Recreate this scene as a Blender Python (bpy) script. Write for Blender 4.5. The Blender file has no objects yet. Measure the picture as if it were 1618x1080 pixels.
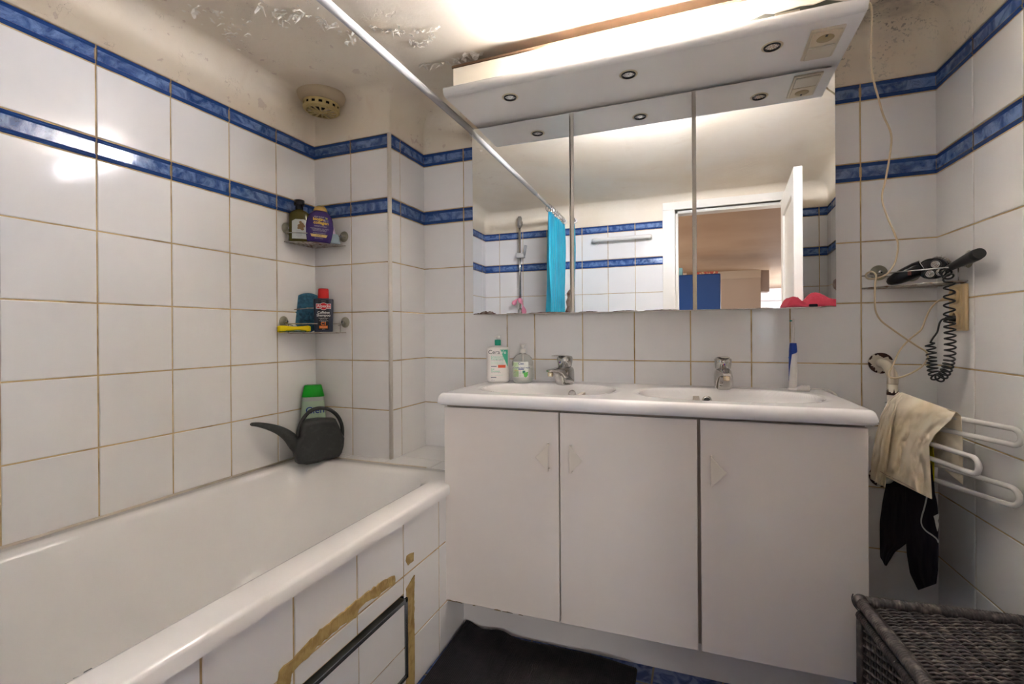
import bpy, bmesh, math, random
from mathutils import Vector, Matrix, noise
random.seed(7)
PI = math.pi
col = bpy.context.scene.collection
ZF = 0.945                      # floor lies ZF below the datum used while measuring

# ------------------------------------------------------------------ camera model
CAM = Vector((1.5358, -1.8821, 0.111))
yaw, pitch, roll, FPX, CX, CY = 0.37, -0.0015, -0.0069, 757.056, 809.0, 526.18
Fv = Vector((-math.sin(yaw)*math.cos(pitch), math.cos(yaw)*math.cos(pitch), math.sin(pitch)))
Rv = Vector((math.cos(yaw), math.sin(yaw), 0)); Uv = Rv.cross(Fv)
R2 = Rv*math.cos(roll)+Uv*math.sin(roll); U2 = -Rv*math.sin(roll)+Uv*math.cos(roll)
def ray(px, py): return Fv+R2*((px-CX)/FPX)-U2*((py-CY)/FPX)
def on(px, py, ax, v):
    d = ray(px, py); i = 'xyz'.index(ax); return CAM+d*((v-CAM[i])/d[i])
def onp(px, py, n, d0):
    d = ray(px, py); n = Vector(n); return CAM+d*((d0-n.dot(CAM))/n.dot(d))
RWN = (1, .0409, 0); RWD = 2.2366
def rw(px, py, off=0): return onp(px, py, RWN, RWD-off)
def wallx(y): return 2.2366-.0409*y

# ------------------------------------------------------------------ materials
MATS = {}
def nt(m): return m.node_tree.nodes, m.node_tree.links
def mat(name, color, rough=.5, metal=0, spec=.5, bump=None, noise_col=None, trans=0, emit=None, estr=0, coat=0, ior=1.45, sheen=0, alpha=1, sss=0):
    if name in MATS: return MATS[name]
    m = bpy.data.materials.new(name); m.use_nodes = True
    N, L = nt(m); b = N['Principled BSDF']
    def c4(c): return (c[0], c[1], c[2], 1)
    b.inputs['Base Color'].default_value = c4(color)
    b.inputs['Roughness'].default_value = rough; b.inputs['Metallic'].default_value = metal
    b.inputs['Specular IOR Level'].default_value = spec; b.inputs['IOR'].default_value = ior
    b.inputs['Transmission Weight'].default_value = trans; b.inputs['Coat Weight'].default_value = coat
    b.inputs['Coat Roughness'].default_value = .08
    b.inputs['Sheen Weight'].default_value = sheen; b.inputs['Alpha'].default_value = alpha
    b.inputs['Subsurface Weight'].default_value = sss
    if emit: b.inputs['Emission Color'].default_value = c4(emit); b.inputs['Emission Strength'].default_value = estr
    tc = N.new('ShaderNodeTexCoord')
    if noise_col:
        sc, c2, lo, hi = noise_col
        n = N.new('ShaderNodeTexNoise'); n.inputs['Scale'].default_value = sc; n.inputs['Detail'].default_value = 6
        L.new(tc.outputs['Object'], n.inputs['Vector'])
        r = N.new('ShaderNodeValToRGB'); r.color_ramp.elements[0].position = lo; r.color_ramp.elements[1].position = hi
        r.color_ramp.elements[0].color = c4(color); r.color_ramp.elements[1].color = c4(c2)
        L.new(n.outputs['Fac'], r.inputs['Fac']); L.new(r.outputs['Color'], b.inputs['Base Color'])
    if bump:
        sc, st = bump
        n = N.new('ShaderNodeTexNoise'); n.inputs['Scale'].default_value = sc; n.inputs['Detail'].default_value = 4
        L.new(tc.outputs['Object'], n.inputs['Vector'])
        bp = N.new('ShaderNodeBump'); bp.inputs['Strength'].default_value = st; bp.inputs['Distance'].default_value = .002
        L.new(n.outputs['Fac'], bp.inputs['Height']); L.new(bp.outputs['Normal'], b.inputs['Normal'])
    MATS[name] = m; return m

def tile_blue():
    m = mat('blue_marbled_tile', (.03, .07, .27), .12, spec=.6); N, L = nt(m); b = N['Principled BSDF']
    tc = N.new('ShaderNodeTexCoord')
    n = N.new('ShaderNodeTexNoise'); n.inputs['Scale'].default_value = 22; n.inputs['Detail'].default_value = 8; n.inputs['Distortion'].default_value = 1.3
    v = N.new('ShaderNodeTexVoronoi'); v.feature = 'DISTANCE_TO_EDGE'; v.inputs['Scale'].default_value = 20
    mx = N.new('ShaderNodeMixRGB'); mx.inputs[0].default_value = .25
    L.new(tc.outputs['Object'], n.inputs['Vector'])
    L.new(tc.outputs['Object'], mx.inputs[1]); L.new(n.outputs['Color'], mx.inputs[2]); L.new(mx.outputs[0], v.inputs['Vector'])
    r = N.new('ShaderNodeValToRGB'); e = r.color_ramp.elements
    e[0].position = .36; e[0].color = (.025, .075, .25, 1); e[1].position = .62; e[1].color = (.17, .28, .56, 1)
    L.new(n.outputs['Fac'], r.inputs['Fac'])
    r2 = N.new('ShaderNodeValToRGB'); r2.color_ramp.elements[0].position = 0; r2.color_ramp.elements[0].color = (.35, .35, .4, 1); r2.color_ramp.elements[1].position = .035
    r2.color_ramp.elements[1].color = (1, 1, 1, 1)
    L.new(v.outputs['Distance'], r2.inputs['Fac'])
    mu = N.new('ShaderNodeMixRGB'); mu.blend_type = 'MULTIPLY'; mu.inputs[0].default_value = .8
    L.new(r.outputs['Color'], mu.inputs[1]); L.new(r2.outputs['Color'], mu.inputs[2]); L.new(mu.outputs[0], b.inputs['Base Color'])
    bp = N.new('ShaderNodeBump'); bp.inputs['Strength'].default_value = .25; bp.inputs['Distance'].default_value = .0015
    L.new(n.outputs['Fac'], bp.inputs['Height']); L.new(bp.outputs['Normal'], b.inputs['Normal'])
    return m
M_TB = tile_blue()
M_TBE = mat('blue_tile_edge', (.018, .065, .25), .12, spec=.6)
M_TW = mat('white_glazed_tile', (.90, .882, .868), .1, spec=.5, noise_col=(1.7, (.88, .86, .845), .3, .75))
M_GR = mat('ochre_grout', (.66, .49, .26), .8, noise_col=(14, (.36, .23, .09), .45, .70), bump=(300, .3))
M_MOLD = mat('dark_mouldy_grout', (.20, .13, .06), .85, noise_col=(40, (.05, .04, .03), .4, .6))

def plaster_mat():
    """cream plaster with yellow stains, mould specks near the right corner, cracks and peeled spots"""
    m = bpy.data.materials.new('stained_plaster'); m.use_nodes = True; N, L = nt(m); b = N['Principled BSDF']
    b.inputs['Roughness'].default_value = .55; b.inputs['Specular IOR Level'].default_value = .3
    g = N.new('ShaderNodeNewGeometry'); P = g.outputs['Position']
    def nz(scale, detail=6, dist=0, rough=.55):
        n = N.new('ShaderNodeTexNoise'); n.inputs['Scale'].default_value = scale; n.inputs['Detail'].default_value = detail
        n.inputs['Distortion'].default_value = dist; n.inputs['Roughness'].default_value = rough; L.new(P, n.inputs['Vector']); return n.outputs['Fac']
    def ramp(f, a, c1, b_, c2):
        r = N.new('ShaderNodeValToRGB'); r.color_ramp.elements[0].position = a; r.color_ramp.elements[0].color = (*c1, 1)
        r.color_ramp.elements[1].position = b_; r.color_ramp.elements[1].color = (*c2, 1); L.new(f, r.inputs['Fac']); return r.outputs['Color']
    def math_(op, a, b2=None):
        n = N.new('ShaderNodeMath'); n.operation = op
        for i, x in enumerate((a, b2)):
            if x is None: continue
            if isinstance(x, (int, float)): n.inputs[i].default_value = x
            else: L.new(x, n.inputs[i])
        return n.outputs[0]
    def mix(f, a, c):
        n = N.new('ShaderNodeMixRGB'); L.new(f, n.inputs[0])
        for i, x in ((1, a), (2, c)):
            if isinstance(x, tuple): n.inputs[i].default_value = (*x, 1)
            else: L.new(x, n.inputs[i])
        return n.outputs[0]
    def spot(cx, cy, cz, r, soft=.5):
        d = N.new('ShaderNodeVectorMath'); d.operation = 'DISTANCE'; L.new(P, d.inputs[0]); d.inputs[1].default_value = (cx, cy, cz)
        mr = N.new('ShaderNodeMapRange'); mr.inputs[1].default_value = r; mr.inputs[2].default_value = r*(1-soft); L.new(d.outputs['Value'], mr.inputs[0]); return mr.outputs[0]
    base = ramp(nz(2.2, 5, .6), .35, (.90, .815, .68), .65, (.86, .75, .59))
    base = mix(ramp(nz(5, 6, 1.2), .60, (0, 0, 0), .78, (.4, .4, .4)), base, (.74, .60, .43))
    CZ = 1.080+ZF
    # mould specks on the right
    ms = math_('MULTIPLY', spot(2.03, -.20, CZ, .33, .9), math_('MULTIPLY', ramp(nz(110, 2, .3), .56, (0, 0, 0), .62, (1, 1, 1)), ramp(nz(16, 3, .3), .44, (0, 0, 0), .60, (1, 1, 1))))
    base = mix(ms, base, (.05, .045, .035))
    ms = math_('MULTIPLY', spot(2.05, -.21, CZ, .24, .9), ramp(nz(14, 4, .5), .42, (0, 0, 0), .70, (.8, .8, .8)))
    base = mix(ms, base, (.21, .165, .12))
    # dirty ring round the vent
    ms = math_('MULTIPLY', spot(.11, -.35, CZ, .19, .7), .45)
    base = mix(ms, base, (.24, .17, .10))
    # cracks, dark thin lines, only in the damp zones
    damp = math_('MAXIMUM', spot(.10, -.85, CZ, .75, .5), spot(.53, -.0, CZ-.08, .27, .4))
    v = N.new('ShaderNodeTexVoronoi'); v.feature = 'DISTANCE_TO_EDGE'; v.inputs['Scale'].default_value = 14
    nn = N.new('ShaderNodeTexNoise'); nn.inputs['Scale'].default_value = 12; nn.inputs['Detail'].default_value = 6; L.new(P, nn.inputs['Vector'])
    mm = N.new('ShaderNodeMixRGB'); mm.inputs[0].default_value = .4; L.new(P, mm.inputs[1]); L.new(nn.outputs['Color'], mm.inputs[2]); L.new(mm.outputs[0], v.inputs['Vector'])
    crack = math_('MULTIPLY', ramp(v.outputs['Distance'], 0, (1, 1, 1), .014, (0, 0, 0)), ramp(nz(9, 3), .56, (0, 0, 0), .62, (1, 1, 1)))
    crack = math_('MULTIPLY', crack, damp)
    base = mix(math_('MULTIPLY', crack, .6), base, (.30, .21, .12))
    # peeled spots, pinkish
    peel = math_('MULTIPLY', ramp(nz(22, 8, .3), .65, (0, 0, 0), .66, (1, 1, 1)), damp)
    base = mix(math_('MULTIPLY', peel, .6), base, (.66, .52, .43))
    L.new(base, b.inputs['Base Color'])
    h = math_('SUBTRACT', nz(9, 6), math_('MULTIPLY', peel, .8))
    h = math_('SUBTRACT', h, math_('MULTIPLY', crack, .6))
    h2 = math_('MULTIPLY', nz(120, 3), .12); h = math_('ADD', h, h2)
    bp = N.new('ShaderNodeBump'); bp.inputs['Strength'].default_value = .55; bp.inputs['Distance'].default_value = .004
    L.new(h, bp.inputs['Height']); L.new(bp.outputs['Normal'], b.inputs['Normal'])
    return m
M_PL = plaster_mat()
M_FLAKE = mat('peeled_paint_flake', (.93, .87, .76), .6)
M_CAB = mat('cream_laminate', (.87, .80, .735), .38, spec=.35, noise_col=(3, (.85, .775, .71), .4, .7))
M_CABD = mat('grey_carcass', (.42, .37, .31), .5)
M_CHIP = mat('chipboard_edge', (.30, .20, .09), .8, noise_col=(80, (.12, .08, .04), .4, .6))
M_CER = mat('white_ceramic', (.92, .90, .895), .07, spec=.6, coat=.3)
M_TUB = mat('white_enamel', (.91, .885, .86), .14, spec=.5, coat=.2)
M_PLAST = mat('white_lamp_plastic', (.90, .87, .83), .25, spec=.5)
M_PLC = mat('yellowed_plastic', (.66, .57, .42), .3, spec=.5)
M_PLS = mat('ivory_socket_plastic', (.76, .57, .32), .3, spec=.5)
M_PLSD = mat('ivory_socket_recess', (.22, .15, .07), .5)
M_CHR = mat('chrome', (.50, .49, .475), .07, metal=1)
M_STEEL = mat('dull_wire', (.46, .42, .38), .32, metal=.9, noise_col=(30, (.24, .15, .09), .5, .65))
M_MIRR = mat('mirror_silver', (.90, .915, .915), .008, metal=1)
M_BLK = mat('black_plastic', (.012, .012, .014), .25, spec=.5)
M_BLKM = mat('matt_black_plastic', (.02, .022, .022), .45)
M_RUST = mat('rust', (.07, .025, .012), .8, noise_col=(60, (.03, .012, .008), .4, .6))
M_DOORW = mat('cream_door_paint', (.87, .83, .75), .3, spec=.4, bump=(40, .15))
M_STAIN = mat('amber_stain', (.5, .3, .08), .6)

# ------------------------------------------------------------------ mesh helpers
class MB:
    def __init__(s): s.bm = bmesh.new(); s.mi = 0
    def face(s, pts, mi=None, smooth=False):
        vs = [s.bm.verts.new(Vector(p)) for p in pts]
        f = s.bm.faces.new(vs); f.material_index = s.mi if mi is None else mi; f.smooth = smooth; return f
    def box(s, x0, x1, y0, y1, z0, z1, bev=0, seg=2, mi=None, M=None):
        mi = s.mi if mi is None else mi
        vs = [s.bm.verts.new((x, y, z)) for z in (z0, z1) for y in (y0, y1) for x in (x0, x1)]
        F = [s.bm.faces.new([vs[i] for i in q]) for q in ((0, 2, 3, 1), (4, 5, 7, 6), (0, 1, 5, 4), (2, 6, 7, 3), (0, 4, 6, 2), (1, 3, 7, 5))]
        for f in F: f.material_index = mi
        if bev > 0:
            es = list({e for f in F for e in f.edges})
            r = bmesh.ops.bevel(s.bm, geom=es, offset=bev, segments=seg, profile=.5, affect='EDGES')
            for f in r['faces']: f.material_index = mi; f.smooth = True
            vs = list({v for v in vs if v.is_valid} | {v for f in r['faces'] for v in f.verts})
        if M is not None: bmesh.ops.transform(s.bm, matrix=M, verts=[v for v in vs if v.is_valid])
        return s
    def tube(s, pts, r, seg=10, closed=False, mi=None, cap=True):
        mi = s.mi if mi is None else mi
        pts = [Vector(p) for p in pts]; n = len(pts)
        rs = r if isinstance(r, (list, tuple)) else [r]*n
        T = []
        for i in range(n):
            a = pts[(i-1) % n] if closed or i > 0 else pts[i]; b = pts[(i+1) % n] if closed or i < n-1 else pts[i]
            t = b-a; T.append(t.normalized() if t.length > 1e-9 else Vector((0, 0, 1)))
        up = Vector((0, 0, 1)) if abs(T[0].z) < .9 else Vector((1, 0, 0))
        u = (up-T[0]*up.dot(T[0])).normalized(); rings = []
        for i in range(n):
            u = (u-T[i]*u.dot(T[i])); u = u.normalized() if u.length > 1e-6 else T[i].orthogonal().normalized(); w = T[i].cross(u)
            rings.append([s.bm.verts.new(pts[i]+(u*math.cos(2*PI*k/seg)+w*math.sin(2*PI*k/seg))*rs[i]) for k in range(seg)])
        for i in range(n if closed else n-1):
            A, B = rings[i], rings[(i+1) % n]
            for k in range(seg):
                f = s.bm.faces.new((A[k], A[(k+1) % seg], B[(k+1) % seg], B[k])); f.material_index = mi; f.smooth = True
        if cap and not closed:
            f = s.bm.faces.new(rings[0][::-1]); f.material_index = mi
            f = s.bm.faces.new(rings[-1]); f.material_index = mi
        return s
    def loft(s, secs, seg=32, mi=None, M=None, cap=(True, True), smooth=True):
        """secs: (z, rx, ry, n, cx, cy) superellipse sections"""
        mi = s.mi if mi is None else mi; rings = []
        for sc in secs:
            z, rx, ry = sc[:3]; e = sc[3] if len(sc) > 3 else 2; cx = sc[4] if len(sc) > 4 else 0; cy = sc[5] if len(sc) > 5 else 0
            ring = []
            for k in range(seg):
                a = 2*PI*k/seg; c, q = math.cos(a), math.sin(a)
                p = Vector((cx+rx*math.copysign(abs(c)**(2/e), c), cy+ry*math.copysign(abs(q)**(2/e), q), z))
                ring.append(s.bm.verts.new(M @ p if M is not None else p))
            rings.append(ring)
        for A, B in zip(rings, rings[1:]):
            for k in range(seg):
                f = s.bm.faces.new((A[k], A[(k+1) % seg], B[(k+1) % seg], B[k])); f.material_index = mi; f.smooth = smooth
        if cap[0]: f = s.bm.faces.new(rings[0][::-1]); f.material_index = mi
        if cap[1]: f = s.bm.faces.new(rings[-1]); f.material_index = mi
        return s
    def lathe(s, prof, seg=28, M=None, mi=None):
        return s.loft([(z, r, r) for r, z in prof], seg, mi, M)
    def prism(s, pts, vec, mi=None, bev=0):
        mi = s.mi if mi is None else mi; vec = Vector(vec); pts = [Vector(p) for p in pts]; n = len(pts)
        a = [s.bm.verts.new(p) for p in pts]; b = [s.bm.verts.new(p+vec) for p in pts]
        F = [s.bm.faces.new(a[::-1]), s.bm.faces.new(b)]+[s.bm.faces.new((a[i], a[(i+1) % n], b[(i+1) % n], b[i])) for i in range(n)]
        for f in F: f.material_index = mi
        if bev:
            r = bmesh.ops.bevel(s.bm, geom=list({e for f in F for e in f.edges}), offset=bev, segments=2, profile=.5, affect='EDGES')
            for f in r['faces']: f.material_index = mi; f.smooth = True
        return s
    def grid(s, fn, nu, nv, mi=None, smooth=True, skip=None):
        mi = s.mi if mi is None else mi
        V = [[s.bm.verts.new(fn(i/nu, j/nv)) for i in range(nu+1)] for j in range(nv+1)]
        for j in range(nv):
            for i in range(nu):
                if skip and skip((i+.5)/nu, (j+.5)/nv): continue
                f = s.bm.faces.new((V[j][i], V[j][i+1], V[j+1][i+1], V[j+1][i])); f.material_index = mi; f.smooth = smooth
        return V
    def build(s, name, mats, parent=None, origin=None, norm=True, label=None, kind=None, mods=None):
        bm = s.bm
        if norm: bmesh.ops.recalc_face_normals(bm, faces=bm.faces)
        if not isinstance(mats, (list, tuple)): mats = [mats]
        me = bpy.data.meshes.new(name); 
        o = bpy.data.objects.new(name, me)
        off = Vector((0, 0, 0))
        if parent is not None: off = world_loc(parent)
        org = Vector(origin) if origin is not None else (off if parent is not None else Vector((0, 0, 0)))
        bmesh.ops.translate(bm, verts=bm.verts, vec=-org)
        bm.to_mesh(me); bm.free()
        for m in mats: me.materials.append(m)
        col.objects.link(o); o.location = org-off if parent is not None else org
        if parent is not None: o.parent = parent
        if label: o['label'] = label
        if kind: o['kind'] = kind
        if mods: mods(o)
        return o
def world_loc(o):
    v = Vector(o.location)
    while o.parent: o = o.parent; v += Vector(o.location)
    return v
def tag(o, label, cat, group=None):
    o['label'] = label; o['category'] = cat
    if group: o['group'] = group
    return o
def thing(name, label, cat, loc, group=None):
    o = bpy.data.objects.new(name, None); o.empty_display_size = .02; col.objects.link(o); o.location = loc
    return tag(o, label, cat, group)
def solid(t, sub=1):
    def f(o):
        m = o.modifiers.new('s', 'SOLIDIFY'); m.thickness = t; m.offset = 0
        if sub: q = o.modifiers.new('b', 'SUBSURF'); q.levels = sub; q.render_levels = sub
    return f
def cat_rom(pts, n=8, closed=False):
    pts = [Vector(p) for p in pts]; N = len(pts); out = []
    for i in range(N if closed else N-1):
        p0 = pts[(i-1) % N] if closed or i > 0 else pts[i]; p1 = pts[i]; p2 = pts[(i+1) % N]
        p3 = pts[(i+2) % N] if closed or i < N-2 else pts[(i+1) % N]
        for k in range(n):
            t = k/n; out.append(.5*((2*p1)+(-p0+p2)*t+(2*p0-5*p1+4*p2-p3)*t*t+(-p0+3*p1-3*p2+p3)*t**3))
    if not closed: out.append(pts[-1])
    return out
def text(mb_parent, s, size, M, m, name='lettering', wrap=None, align='CENTER', depth=.0003, bold=0, parent=None):
    """lettering as a thin mesh; M maps text xy (z out) to the datum frame; wrap(x,y,z) bends it"""
    cu = bpy.data.curves.new('t', 'FONT'); cu.body = s; cu.size = size; cu.align_x = align; cu.align_y = 'CENTER'; cu.extrude = depth; cu.offset = bold; cu.resolution_u = 3
    o = bpy.data.objects.new('t', cu); col.objects.link(o)
    dg = bpy.context.evaluated_depsgraph_get(); me = bpy.data.meshes.new_from_object(o.evaluated_get(dg))
    bpy.data.objects.remove(o); bpy.data.curves.remove(cu)
    me.name = name; me.materials.clear(); me.materials.append(m)
    off = world_loc(mb_parent)
    for v in me.vertices:
        p = Vector(v.co)
        if wrap: p = wrap(p)
        v.co = (M @ p)-off
    t = bpy.data.objects.new(name, me); col.objects.link(t); t.parent = mb_parent
    return t
def frame(origin, xdir, zdir=(0, 0, 1)):
    """matrix: local x -> xdir, local z up; local y = back (away from viewer)"""
    x = Vector(xdir).normalized(); z = Vector(zdir).normalized(); y = z.cross(x).normalized(); x = y.cross(z)
    M = Matrix((x, y, z)).transposed().to_4x4(); M.translation = Vector(origin); return M
def tframe(origin, xdir, updir=(0, 0, 1)):
    """matrix for text: local x -> xdir, local y -> up, local z -> out of surface"""
    x = Vector(xdir).normalized(); y = Vector(updir).normalized(); z = x.cross(y)
    M = Matrix((x, y, z)).transposed().to_4x4(); M.translation = Vector(origin); return M

# ------------------------------------------------------------------ tiled walls
ROWS = [(-.945, -.8), (-.8, -.6), (-.6, -.4), (-.4, -.2), (-.2, 0), (0, .2), (.2, .4), (.4, .5987), ('b', .5987, .6595), (.6595, .8608), ('b', .8608, .9188)]
def tiled_wall(name, P0, P1, cols, rows=ROWS, n_in=(0, 0), plaster_to=1.0, thick=.05, gap=.0040, label=None, kind='structure', skip=None, extra=None, seed=1):
    """vertical wall from P0 to P1 (plan); cols: positions along it; room side given by n_in"""
    rnd = random.Random(seed)
    P0 = Vector((*P0, 0)); P1 = Vector((*P1, 0)); d = (P1-P0); Ln = d.length; d.normalize(); n = Vector((*n_in, 0)).normalized()
    def W(u, z, o): return P0+d*u+n*o+Vector((0, 0, z))
    mb = MB(); TT = .0025
    cs = sorted(c for c in cols if .012 < c < Ln-.012); cs = [0]+cs+[Ln]
    zlo = min(r[-2] for r in rows); zhi = max(r[-1] for r in rows)
    # backing (grout face at offset 0)
    def quadbox(u0, u1, z0, z1, o0, o1, mi):
        p = [W(u0, z0, o0), W(u1, z0, o0), W(u1, z1, o0), W(u0, z1, o0)]; q = [W(u0, z0, o1), W(u1, z0, o1), W(u1, z1, o1), W(u0, z1, o1)]
        for f in ((q), (p[::-1]), (p[0], p[1], q[1], q[0]), (p[1], p[2], q[2], q[1]), (p[2], p[3], q[3], q[2]), (p[3], p[0], q[0], q[3])): mb.face(f, mi)
    quadbox(0, Ln, zlo, zhi, -thick, 0, 1)
    if plaster_to > zhi: quadbox(0, Ln, zhi, plaster_to, -thick, .001, 2)
    for a, b in zip(cs, cs[1:]):
        for r in rows:
            blue = r[0] == 'b'; z0, z1 = r[-2:]
            if skip and skip((a+b)/2, (z0+z1)/2): continue
            g = gap/2; u0, u1 = a+(g if a > 0 else .001), b-(g if b < Ln else .001); y0, y1 = z0+g, z1-g
            t = [TT+rnd.uniform(-.00025, .00025) for _ in range(4)]; bv = .0016
            inn = [W(u0+bv, y0+bv, t[0]), W(u1-bv, y0+bv, t[1]), W(u1-bv, y1-bv, t[2]), W(u0+bv, y1-bv, t[3])]
            out = [W(u0, y0, TT*.45), W(u1, y0, TT*.45), W(u1, y1, TT*.45), W(u0, y1, TT*.45)]
            base = [W(u0, y0, -.001), W(u1, y0, -.001), W(u1, y1, -.001), W(u0, y1, -.001)]
            mi = 3 if blue else 0
            if blue:   # raised rolled borders top and bottom
                e = .012
                mb.face([W(u0+bv, y0+e, TT*.7), W(u1-bv, y0+e, TT*.7), W(u1-bv, y1-e, TT*.7), W(u0+bv, y1-e, TT*.7)], 3)
                for s0, s1 in ((y0, y0+e), (y1-e, y1)):
                    prof = [(s0, .001), (s0+(s1-s0)*.25, .0042), (s0+(s1-s0)*.42, .0028), (s0+(s1-s0)*.62, .0042), (s1, .0014)]
                    if s0 != y0: prof = [(s0+s1-z, o) for z, o in prof][::-1]
                    for (za, oa), (zb, ob) in zip(prof, prof[1:]): mb.face([W(u0, za, oa), W(u1, za, oa), W(u1, zb, ob), W(u0, zb, ob)], 4)
            else:
                mb.face(inn, mi)
                for i in range(4): mb.face([out[i], out[(i+1) % 4], inn[(i+1) % 4], inn[i]], mi)
            for i in range(4): mb.face([base[i], base[(i+1) % 4], out[(i+1) % 4], out[i]], 4 if blue else 0)
    if extra: extra(mb, W)
    o = mb.build(name, [M_TW, M_GR, M_PL, M_TB, M_TBE, M_DOORW], norm=False, kind=kind, label=label); return o
def seq(start, step, end):
    out = []; v = start
    while v < end: out.append(v); v += step
    return out
XB = .3817; YB = -.2585; YF = -2.13
LWX = lambda y: .0157*y
# left wall (runs along the tub)
tiled_wall('wall_left', (LWX(YB), YB), (LWX(YF), YF), seq(.2003, .2, 2), n_in=(1, -.0157), seed=2)
tiled_wall('wall_chase_front', (LWX(YB), YB), (XB, YB), [.194], n_in=(0, -1), seed=3, thick=.04)
tiled_wall('wall_chase_side', (XB, YB), (XB, 0), [YB*-1-.187], n_in=(1, 0), seed=4, thick=.04)
tiled_wall('wall_back', (XB, 0), (2.2366, 0), [c-XB for c in (.5836, .7842, .9068, 1.1078, 1.3093, 1.5107, 1.7118, 1.8317, 2.0362)], n_in=(0, 1*-1), seed=5)
tiled_wall('wall_right', (2.2366, 0), (wallx(YF), YF), seq(.1987, .2, 2.2), n_in=(-1, -.0409), seed=6)
DX0, DX1, DZ1 = 1.375, 2.10, .985         # door opening
tiled_wall('wall_front', (-.0334, YF), (DX0-.005, YF), [c+.0334 for c in (.093, .293, .493, .693, .893, 1.093, 1.293)], n_in=(0, 1), seed=7, plaster_to=1.0)
tiled_wall('wall_front_right', (DX1+.005, YF), (wallx(YF), YF), [.17], n_in=(0, 1), seed=8)
# plastic corner trim of the chase
mb = MB(); mb.tube([(XB-.002, YB+.002, -.40), (XB-.002, YB+.002, .919)], .0085, 16); mb.build('trim_1', mat('white_corner_trim', (.72, .67, .6), .3), kind='structure')
# header above the door
mb = MB(); mb.box(DX0-.01, DX1+.01, YF-.05, YF, DZ1, 1.0); mb.build('wall_header', M_PL, kind='structure')
# soffit zone above chase etc. is part of the walls; ceiling with cove swept round the plan
CZ = 1.080
poly = [(-.0334, YF), (LWX(YB), YB), (XB, YB), (XB, 0), (2.2366, 0), (wallx(YF), YF)]
def offset_poly(o):
    n = len(poly); out = []
    for i in range(n):
        a, b, c = Vector(poly[i-1]), Vector(poly[i]), Vector(poly[(i+1) % n])
        d1 = (b-a).normalized(); d2 = (c-b).normalized()
        n1 = Vector((d1.y, -d1.x)); n2 = Vector((d2.y, -d2.x))      # clockwise plan -> interior on the right
        k = (n1+n2); k = k/(k.length_squared/2) if k.length > 1e-6 else n1
        out.append(b+k*o)
    return out
mb = MB(); rad = .080
prof = [(.004, .9195), (.005, .95), (.004, 1.0)]+[(rad*(1-math.cos(t))+.004*math.cos(t), 1.0+rad*math.sin(t)) for t in [PI/2*k/8 for k in range(1, 9)]]
rings = []
SUBD = 40
for o_, z in prof:
    pp = offset_poly(o_); ring = []
    for i in range(len(pp)):
        a, b = pp[i], pp[(i+1) % len(pp)]
        for k in range(SUBD):
            q = a.lerp(b, k/SUBD); w = .006*noise.noise(Vector((q.x*4, q.y*4, z*4)))*(min(1, (o_)/.03) if o_ > .006 else 0)
            ring.append(mb.bm.verts.new((q.x, q.y, z+w)))
    rings.append(ring)
for A, B in zip(rings, rings[1:]):
    for k in range(len(A)):
        a_, b_ = A[k].co, A[(k+1) % len(A)].co
        if a_.z < .99 and a_.y < YF+.03 and b_.y < YF+.03 and max(a_.x, b_.x) > DX0-.03 and min(a_.x, b_.x) < DX1+.03: continue
        f = mb.bm.faces.new((A[k], A[(k+1) % len(A)], B[(k+1) % len(A)], B[k])); f.smooth = True
f = mb.bm.faces.new(rings[-1]); bmesh.ops.triangulate(mb.bm, faces=[f])
mb.face([(-.1, YF-.1, CZ+.03), (-.1, .1, CZ+.03), (2.5, .1, CZ+.03), (2.5, YF-.1, CZ+.03)])
ceil = mb.build('ceiling', M_PL, kind='structure')
# peeling flakes
def flakes(mb, pxs, n, spread, size, rnd):
    for _ in range(n):
        a, b = rnd.choice(list(zip(pxs, pxs[1:]))); t = rnd.random()
        px = a[0]+(b[0]-a[0])*t+rnd.gauss(0, spread); py = a[1]+(b[1]-a[1])*t+rnd.gauss(0, spread*.6)
        c = on(px, py, 'z', CZ-.001); 
        if c.x < .09 or c.y > -.08: continue
        k = rnd.randint(5, 8); s = size*rnd.uniform(.5, 1.7); ang = rnd.uniform(0, 2*PI); st = rnd.uniform(1, 2.8)
        lift = Vector((math.cos(ang), math.sin(ang), 0)); cur = rnd.uniform(.4, 1.1)
        ctr = mb.bm.verts.new(c-Vector((0, 0, .001+s*cur*.25))); ring = []
        for i in range(k):
            th = 2*PI*i/k; r = s*rnd.uniform(.5, 1.1)
            p = Vector((math.cos(th)*r*st*.7, math.sin(th)*r/st, 0)); p.rotate(Matrix.Rotation(ang, 3, 'Z'))
            h = max(0, p.dot(lift))
            ring.append(mb.bm.verts.new(c+p-Vector((0, 0, .0015+h*cur*1.0+rnd.uniform(0, .0012)))))
        for i in range(k): mb.bm.faces.new((ctr, ring[i], ring[(i+1) % k]))
rnd = random.Random(11); mb = MB()
flakes(mb, [(300, 0), (345, 25), (385, 45), (350, 60)], 34, 12, .008, rnd)
flakes(mb, [(400, 5), (430, 25), (480, 20), (480, 10)], 40, 12, .009, rnd)
flakes(mb, [(505, 30), (530, 45), (560, 48), (555, 70)], 34, 7, .007, rnd)
flakes(mb, [(590, 40), (610, 48), (640, 48), (690, 45), (680, 62)], 50, 5, .0075, rnd)
flakes(mb, [(645, 62), (665, 72), (690, 55)], 26, 3.5, .007, rnd)
flakes(mb, [(660, 98), (690, 103), (720, 95), (755, 82)], 44, 3.5, .011, rnd)
flakes(mb, [(330, 40), (370, 60), (400, 90)], 12, 12, .006, rnd)
mb.build('peeling_paint', M_FLAKE, parent=ceil, norm=False, kind='stuff', label='curled flakes of peeling paint on the ceiling', mods=solid(.0006, 0))

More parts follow.
